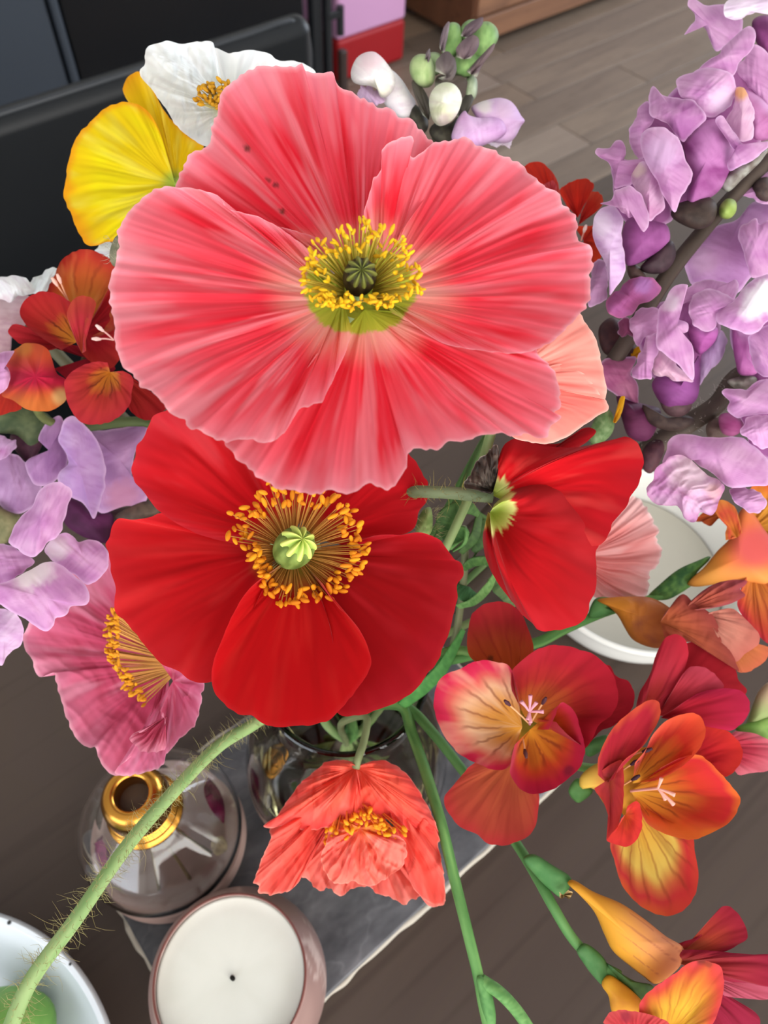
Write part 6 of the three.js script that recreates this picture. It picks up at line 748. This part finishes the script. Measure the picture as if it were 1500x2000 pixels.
/* budding tip at the top */
{
  const [t, nk] = flower('snapdragon', 'snapdragon tip with green buds and two opening pale florets, above the huge coral pink poppy', 'snapdragon', null, 4.9);
  const D = { c: [860, 170], g: [0, -0.05] }, gb = (a = '#7f9a68', b = '#b4c896') => (u, v, x, y, sd) => mixc(mixc(hx(a), hx(b), clamp(fbm(x / 8 + sd, y / 16, 3) * 1.6 - 0.3)), hx('#6a5660'), sst(0.75, 1, v) * 0.35);
  const bud = (rim, d, a, b, o = {}) => pod(t, 'bud', rim, { d, dome: 7, ...D, mat: leafMat, col: gb(a, b), ...o });
  const sep = (base, rim0, d, a, b, rim = rim0.map(p => [base[0] + (p[0] - base[0]) * 1.12, base[1] + (p[1] - base[1]) * 1.12])) => S(t, 'sepal', base, rim, { d, ...D, c: base, bulge: 2.5, cup: 1, fold: 0.4, nu: 40, nv: 14, mat: leafMat, col: (u, v, x, y, sd) => mixc(mixc(hx(a), hx(b), clamp(n2(u * 6 + sd, v) * 0.8)), hx('#b8bca8'), (1 - sst(0, 0.1, Math.min(u, 1 - u))) * 0.7) });
  bud([[862, 100], [866, 75], [872, 55], [880, 44], [895, 46], [902, 62], [902, 85], [894, 106], [880, 116], [868, 112]], 0.348, '#6f9a56', '#9cc478');
  bud([[898, 60], [905, 46], [918, 38], [935, 40], [942, 56], [936, 76], [918, 84], [902, 80]], 0.350, '#6a9052', '#90b474');
  bud([[930, 60], [940, 44], [955, 42], [970, 54], [974, 72], [964, 92], [944, 112], [924, 124], [910, 116], [912, 92]], 0.346, '#6f9656', '#98be76');
  bud([[886, 128], [894, 104], [915, 96], [935, 108], [946, 110], [938, 128], [922, 148], [905, 152], [890, 146]], 0.343, '#6c9454', '#94b872');
  sep([906, 116], [[892, 112], [894, 94], [908, 80], [925, 74], [932, 80], [930, 98], [918, 114]], 0.336, '#5a4850', '#7c6a6c');
  sep([905, 72], [[900, 70], [908, 54], [925, 42], [940, 38], [938, 50], [924, 66], [912, 76]], 0.339, '#54444c', '#6c5c60');
  sep([862, 100], [[858, 92], [862, 70], [870, 52], [876, 48], [874, 70], [870, 92], [868, 104]], 0.341, '#6a5a62', '#86787c');
  sep([920, 146], [[912, 140], [934, 116], [956, 94], [962, 90], [958, 104], [942, 126], [930, 150]], 0.338, '#5c4a50', '#7c6a6a');
  bud([[800, 140], [802, 120], [812, 108], [826, 105], [840, 110], [848, 126], [850, 146], [846, 164], [832, 172], [814, 166]], 0.338, '#93b070', '#b8cc90', { dome: 9 });
  bud([[834, 108], [842, 102], [858, 104], [866, 118], [862, 140], [850, 148], [838, 136]], 0.343, '#7c9268', '#94aa7c');
  sep([872, 148], [[852, 140], [854, 122], [864, 110], [874, 106], [886, 116], [890, 134], [886, 150], [872, 158], [858, 152]], 0.331, '#4a3c42', '#7a726c');
  sep([832, 118], [[830, 120], [832, 106], [838, 98], [840, 108], [838, 124]], 0.334, '#5a4c50', '#74686a');
  sep([870, 170], [[850, 168], [856, 152], [880, 148], [905, 156], [910, 176], [900, 188], [880, 182]], 0.339, '#4c403e', '#5f564c');
  bud([[902, 172], [910, 154], [920, 146], [930, 152], [933, 172], [928, 192], [916, 200], [906, 196]], 0.344, '#8a9a7a', '#b2c0a0');
  const b = sub(t, 'floret', 'cream bud just opening');
  pod(b, 'petal', [[838, 205], [840, 186], [850, 170], [866, 161], [884, 163], [896, 174], [902, 192], [898, 212], [888, 230], [874, 242], [858, 246], [846, 236]], { d: 0.328, ...D, dome: 10, nu: 70, crk: 1, col: lil('#c8cca8', '#eef0dc', { mid: [[866, 234, 18, '#c0aab0', 0.6], [874, 190, 16, '#f8f8ec', 0.8]] }) });
  sep([838, 235], [[826, 225], [812, 190], [808, 168], [814, 164], [828, 180], [838, 200], [842, 225]], 0.336, '#3e3a34', '#5c564c');
  sep([900, 235], [[890, 225], [902, 200], [916, 186], [922, 196], [914, 218], [904, 235]], 0.338, '#3a3834', '#545046');
  let f = sub(t, 'floret', 'white and pink floret curling open');
  pod(f, 'tube', [[750, 130], [770, 140], [788, 160], [800, 180], [812, 200], [806, 225], [785, 232], [760, 214], [745, 190], [740, 160]], { d: 0.345, ...D, dome: 8, col: lil('#dcd4d8', '#f0ecec') });
  lb(f, D, 0.340, [[698, 178], [706, 168], [722, 170], [742, 182], [752, 196], [740, 206], [715, 198], [700, 190]], '#d8b4d8', '#e6cce6', { dome: 5 });
  pod(f, 'lobe', [[685, 146], [688, 130], [698, 112], [712, 103], [730, 101], [744, 110], [756, 124], [768, 142], [772, 160], [766, 178], [754, 190], [744, 190], [736, 174], [722, 168], [704, 166], [690, 160]], { d: 0.333, ...D, dome: 11, nu: 80, col: lil('#e6e2dc', '#f2eeec', { mid: [[724, 112, 40, '#e6c8d0', 0.8], [742, 172, 30, '#ece8cc', 0.7]] }) });
  f = sub(t, 'floret', 'lilac floret with a rolled lip');
  pod(f, 'lobe', [[925, 222], [920, 210], [932, 202], [948, 196], [976, 191], [995, 196], [1006, 206], [1018, 226], [1025, 236], [1018, 246], [1006, 268], [994, 278], [970, 278], [950, 260]], { d: 0.340, ...D, dome: 9, nu: 80, col: lil('#cfa8d4', '#e2c4e4', { mid: [[946, 206, 24, '#e8e6dc', 0.7], [985, 210, 30, '#d8bcd0', 0.5]] }) });
  pod(f, 'tube', [[882, 270], [886, 250], [896, 228], [908, 216], [915, 224], [940, 230], [968, 228], [985, 236], [990, 256], [975, 272], [955, 280], [925, 290], [895, 290]], { d: 0.333, ...D, dome: 9, nu: 80, col: lil('#cc9fd0', '#e0bce2') });
  lb(f, D, 0.343, [[948, 278], [970, 272], [998, 268], [1000, 280], [996, 290], [984, 284], [968, 288]], '#e0d0dc', '#f0e8ee', { dome: 3 });
  const sp = [U(900, 120, 0.353), U(880, 170, 0.352), U(862, 230, 0.352), U(850, 300, 0.354), U(820, 480, 0.36)];
  stem(t, 'stem', [...sp, L3(sp[4], nk[0], 0.4, 0.0), nk[0], nk[1], nk[2]], [0.0022, 0.0032, 0.0045, 0.004, 0.003, 0.0026, 0.0026], '#3c382c', '#5c5a44', { n: 130 });
  for (const rim of [[[795, 215], [798, 202], [815, 206], [832, 222], [836, 250], [825, 262], [806, 240]], [[838, 255], [850, 240], [880, 240], [896, 226], [890, 262], [872, 280], [850, 276]]]) pod(t, 'calyx', rim, { d: 0.344, dome: 5, mat: leafMat, col: plain('#33302a', '#4c4a3c', 10) });
}
/* left lilac snapdragon */
{
  const [t, nk] = flower('snapdragon', 'lilac snapdragon at the left edge with broad pale lobes, under the red freesia', 'snapdragon', null, 2.8);
  const D = { c: [120, 980], g: [0, -0.05] };
  let f = sub(t, 'floret', 'upper floret with a tall pale lobe');
  lb(f, D, 0.342, [[0, 850], [21, 860], [33, 858], [29, 874], [15, 890], [-10, 900], [-30, 870]], MD, '#d8b8dc', { dome: 3 });
  lb(f, D, 0.344, [[-20, 893], [21, 886], [56, 906], [80, 944], [72, 980], [35, 1005], [0, 985], [-20, 960]], '#a87ca8', '#c89ec8', { dome: 6, nu: 90 });
  tb(f, 0.35, [[122, 970], [150, 975], [182, 1000], [217, 1000], [222, 1030], [210, 1060], [180, 1055], [150, 1042], [125, 1020]], '#3c1430', '#5c2850', { dome: 6 });
  lb(f, D, 0.343, [[150, 830], [173, 839], [213, 837], [238, 834], [262, 828], [282, 822], [290, 830], [268, 877], [258, 917], [262, 945], [288, 970], [272, 988], [240, 991], [196, 1002], [170, 950], [160, 880]], '#b084b4', '#caa0cc', { dome: 5, nu: 100, q: { mid: [[240, 970, 50, '#c4849c', 0.7], [215, 920, 24, '#946898', 0.6]] } });
  lb(f, D, 0.334, [[75, 860], [85, 835], [99, 821], [117, 814], [126, 824], [116, 858], [131, 893], [128, 915], [115, 932], [101, 944], [66, 943], [48, 909], [58, 896], [76, 887], [96, 877], [86, 862]], '#a878ac', '#c494c6', { dome: 6, nu: 100, q: { mid: [[102, 905, 28, '#96649a', 0.6]] } });
  lb(f, D, 0.326, [[112, 857], [118, 838], [128, 815], [139, 810], [155, 818], [171, 834], [192, 863], [203, 903], [204, 950], [200, 973], [192, 995], [183, 1015], [172, 996], [161, 980], [140, 969], [122, 952], [115, 934], [118, 920], [128, 908], [130, 889]], '#c094cc', '#d8b6e0', { dome: 8, nu: 130 });
  f = sub(t, 'floret', 'lower floret with five flat lobes');
  lb(f, D, 0.297, [[112, 1046], [129, 1041], [144, 1048], [154, 1060], [172, 1056], [189, 1058], [204, 1066], [211, 1080], [213, 1105], [205, 1120], [196, 1130], [182, 1138], [171, 1140], [155, 1130], [140, 1119], [115, 1102], [87, 1077]], MD, LT, { dome: 4, nu: 110, q: { mid: [[110, 1072, 34, '#e8dce0', 0.8]] } });
  lb(f, D, 0.293, [[-15, 1066], [0, 1063], [21, 1067], [45, 1080], [66, 1098], [50, 1112], [35, 1126], [15, 1136], [-15, 1145]], MD, LT, { dome: 4 });
  lb(f, D, 0.300, [[-20, 1190], [0, 1190], [28, 1200], [49, 1231], [38, 1259], [14, 1280], [3, 1302], [-10, 1290], [-25, 1240]], '#c898c8', '#e4cce4', { dome: 4 });
  lb(f, D, 0.290, [[16, 1060], [21, 1042], [28, 1025], [47, 1005], [62, 990], [70, 972], [77, 959], [88, 949], [101, 944], [119, 945], [140, 962], [135, 982], [129, 1000], [119, 1035], [105, 1052], [92, 1064], [78, 1078], [62, 1088], [48, 1084], [35, 1074]], MD, LT, { dome: 7, nu: 120 });
  lb(f, D, 0.286, [[-15, 1144], [10, 1138], [35, 1123], [70, 1105], [95, 1096], [115, 1102], [147, 1126], [171, 1147], [177, 1172], [168, 1182], [140, 1186], [134, 1200], [120, 1206], [108, 1207], [104, 1220], [91, 1231], [63, 1217], [31, 1200], [0, 1182], [-20, 1170]], MD, LT, { dome: 6, nu: 130, q: { mid: [[75, 1110, 44, '#efe8ea', 0.9], [50, 1128, 34, '#ece4e2', 0.8], [110, 1160, 30, '#c088bc', 0.5]] } });
  tb(f, 0.312, [[-20, 1140], [15, 1150], [10, 1175], [-20, 1185]], PU, TU, { dome: 5 });
  for (const [rim, d, a, b] of [[[[-10, 800], [40, 796], [90, 806], [105, 826], [88, 850], [60, 880], [30, 850], [-10, 842]], 0.35, '#3c4a30', '#5a6444'], [[[20, 850], [60, 835], [85, 850], [75, 885], [58, 905], [30, 880]], 0.352, '#3a1c2c', '#4c2c38'], [[[225, 1010], [250, 990], [290, 975], [312, 1000], [285, 1012], [250, 1022]], 0.348, '#4c4038', '#6a5a4c'], [[[-20, 985], [20, 1000], [40, 1008], [30, 1040], [14, 1060], [-20, 1062]], 0.342, '#6a6a48', '#8a8460']]) pod(t, 'calyx', rim, { d, dome: 5, mat: leafMat, col: plain(a, b, 12) });
  const sp = [U(-40, 1010, 0.352), U(60, 985, 0.354), U(180, 1010, 0.354), U(280, 1010, 0.356), U(420, 1070, 0.362)];
  stem(t, 'stem', [...sp, nk[0], nk[1], nk[2]], [0.003, 0.0042, 0.0042, 0.004, 0.003, 0.0028], '#3c2c30', '#5a4844', { n: 110 });
}
/* white snapdragon */
{
  const [t, nk] = flower('snapdragon', 'white and blush snapdragon florets at the left edge behind the red freesia', 'snapdragon', null, 3.5), D = { c: [50, 580], g: [0, -0.05] };
  const f = sub(t, 'floret');
  lb(f, D, 0.345, [[-20, 583], [20, 580], [52, 575], [60, 600], [45, 640], [25, 655], [18, 690], [-20, 690]], '#b89098', '#d4b8bc', { dome: 5, q: { edge: '#c8a8ac' } });
  lb(f, D, 0.342, [[58, 556], [64, 543], [80, 538], [91, 528], [109, 523], [118, 540], [102, 556], [90, 570], [70, 572]], '#dfe8e6', '#f0f4f2', { dome: 5, q: { edge: '#f4f8f6' } });
  lb(f, D, 0.338, [[-15, 541], [0, 540], [21, 537], [48, 541], [62, 550], [70, 560], [80, 566], [60, 575], [35, 581], [20, 592], [5, 585], [-15, 580]], '#e4e8e8', '#f4f6f6', { dome: 6, q: { edge: '#f8fafa', mid: [[10, 588, 20, '#e0c4cc', 0.6]] } });
  lb(f, D, 0.350, [[186, 490], [195, 478], [212, 474], [226, 480], [222, 505], [200, 500]], '#dfe8e6', '#f0f4f2', { dome: 4, q: { edge: '#f4f8f6' } });
  lb(f, D, 0.308, [[-15, 690], [5, 688], [28, 687], [14, 700], [4, 708], [20, 728], [18, 745], [8, 765], [-15, 775]], MD, LT, { dome: 4, name: 'lobe' });
  const n0 = U(40, 610, 0.352); stem(t, 'stem', [n0, U(120, 700, 0.356), U(280, 860, 0.362), nk[0], nk[1], nk[2]], 0.0028, '#4c4a38', '#6a6850');
}
/* leafy sprigs in the middle and buds */
{
  const [t, nk] = flower('foliage_sprig', 'curled dark green feathery leaf between the two red poppies', 'foliage', null, -0.6);
  const lf = (pp, w, a = '#2c4a24', b = '#54783e') => stem(t, 'leaflet', pp, w, a, b, { flat: 0.28, m: 12 });
  lf([U(880, 1060, 0.318), U(868, 1030, 0.313), U(872, 1008, 0.31), U(892, 994, 0.308), U(915, 992, 0.31), U(935, 1005, 0.314)], [0.0018, 0.0032, 0.0036, 0.0032, 0.0026, 0.0012]);
  lf([U(876, 1072, 0.32), U(892, 1050, 0.315), U(910, 1035, 0.312), U(908, 1058, 0.312), U(886, 1076, 0.315)], [0.0016, 0.003, 0.0034, 0.003, 0.0014], '#3c6a34', '#6a9454');
  lf([U(900, 1080, 0.322), U(930, 1045, 0.318), U(942, 1010, 0.316), U(944, 1050, 0.318), U(925, 1078, 0.322)], [0.0016, 0.0028, 0.003, 0.0028, 0.0014], '#2c4424', '#4c6a38');
  lf([U(905, 1112, 0.325), U(925, 1098, 0.322), U(950, 1096, 0.32), U(965, 1108, 0.322)], [0.0016, 0.0032, 0.0036, 0.0014]);
  lf([U(915, 1105, 0.327), U(935, 1070, 0.324), U(948, 1030, 0.32)], [0.001, 0.0012, 0.001]);
  lf([U(895, 1185, 0.326), U(925, 1175, 0.322), U(955, 1145, 0.32), U(968, 1120, 0.322)], [0.002, 0.0026, 0.0026, 0.0014], '#4f8440', '#86b46a');
  lf([U(890, 1150, 0.33), U(910, 1160, 0.328), U(935, 1168, 0.328)], [0.003, 0.004, 0.0015], '#2f5a34', '#4f8450');
  lf([U(960, 1125, 0.33), U(985, 1150, 0.328), U(1000, 1170, 0.328), U(1005, 1185, 0.33)], [0.003, 0.005, 0.004, 0.001], '#4a6c40', '#7a9a64');
  const main = [U(905, 1030, 0.318), U(908, 1090, 0.328), U(900, 1180, 0.334), U(885, 1260, 0.338), U(860, 1310, 0.34)];
  stem(t, 'stem', [...main, nk[0], nk[1], nk[2]], 0.0016, '#5c6a44', '#8a8c68');
}
{
  const [t, nk] = flower('poppy_bud', 'slim green hairy bud between the open red poppy and the side-on red poppy', 'bud', null, -0.9);
  pod(t, 'bud', [[812, 1040], [818, 1010], [828, 994], [840, 990], [845, 1010], [842, 1040], [832, 1050], [820, 1052]], { d: 0.292, dome: 5, mat: leafMat, col: plain('#6f8a4c', '#8fa868', 7) });
  const n0 = U(828, 1048, 0.294); stem(t, 'stem', [n0, U(826, 1100, 0.31), nk[0], nk[1], nk[2]], 0.0015, '#6d8550', '#8ea06c'); hairs(t, [U(832, 1000, 0.288), U(836, 1020, 0.288), U(834, 1046, 0.29)], 0.004, 80, 0.003, 19, '#9a9468');
}
{
  const nk = neckPts(-1.1), t = thing('cut_freesia', 'dark green stem crossing the table behind the withered sepal', 'stem', nk[2]);
  stem(t, 'stem', [U(990, 800, 0.345), U(955, 850, 0.34), U(925, 905, 0.336), U(895, 975, 0.334), U(865, 1030, 0.334), U(845, 1075, 0.336), U(800, 1180, 0.34), nk[0], nk[1], nk[2]], 0.0019, '#33502a', '#53743f');
  stem(t, 'leaf', [U(990, 800, 0.345), U(1000, 770, 0.345), U(1004, 740, 0.347)], [0.0019, 0.003, 0.001], '#33502a', '#53743f', { flat: 0.4 });
}
{
  const [t, nk] = flower('freesia_bud', 'green freesia bud with a yellow tip between the salmon poppy and the lilac snapdragon', 'bud', null, -0.15);
  pod(t, 'calyx', [[1150, 860], [1156, 830], [1172, 806], [1190, 800], [1200, 822], [1196, 845], [1180, 862], [1162, 868]], { d: 0.318, dome: 5, mat: leafMat, col: plain('#5a7a48', '#86a070', 7) });
  S(t, 'petal', [1198, 826], [[1197, 822], [1204, 800], [1212, 776], [1220, 774], [1218, 792], [1212, 812], [1204, 826]], { d: 0.314, c: [1205, 800], bulge: 2, nu: 40, nv: 14, col: fz([[0, '#e8a818'], [1, '#f0b81c']]) });
  S(t, 'petal', [1232, 700], [[1232, 692], [1238, 682], [1250, 676], [1252, 690], [1242, 702]], { d: 0.330, c: [1240, 690], nu: 30, nv: 10, col: fz([[0, '#e0a018'], [1, '#f0b420']]) });
  stem(t, 'stem', [U(1165, 862, 0.32), U(1140, 900, 0.33), U(1000, 1050, 0.35), nk[0], nk[1], nk[2]], 0.0016, '#4c7040', '#7a9860');
}
renderer.render(scene, camera);
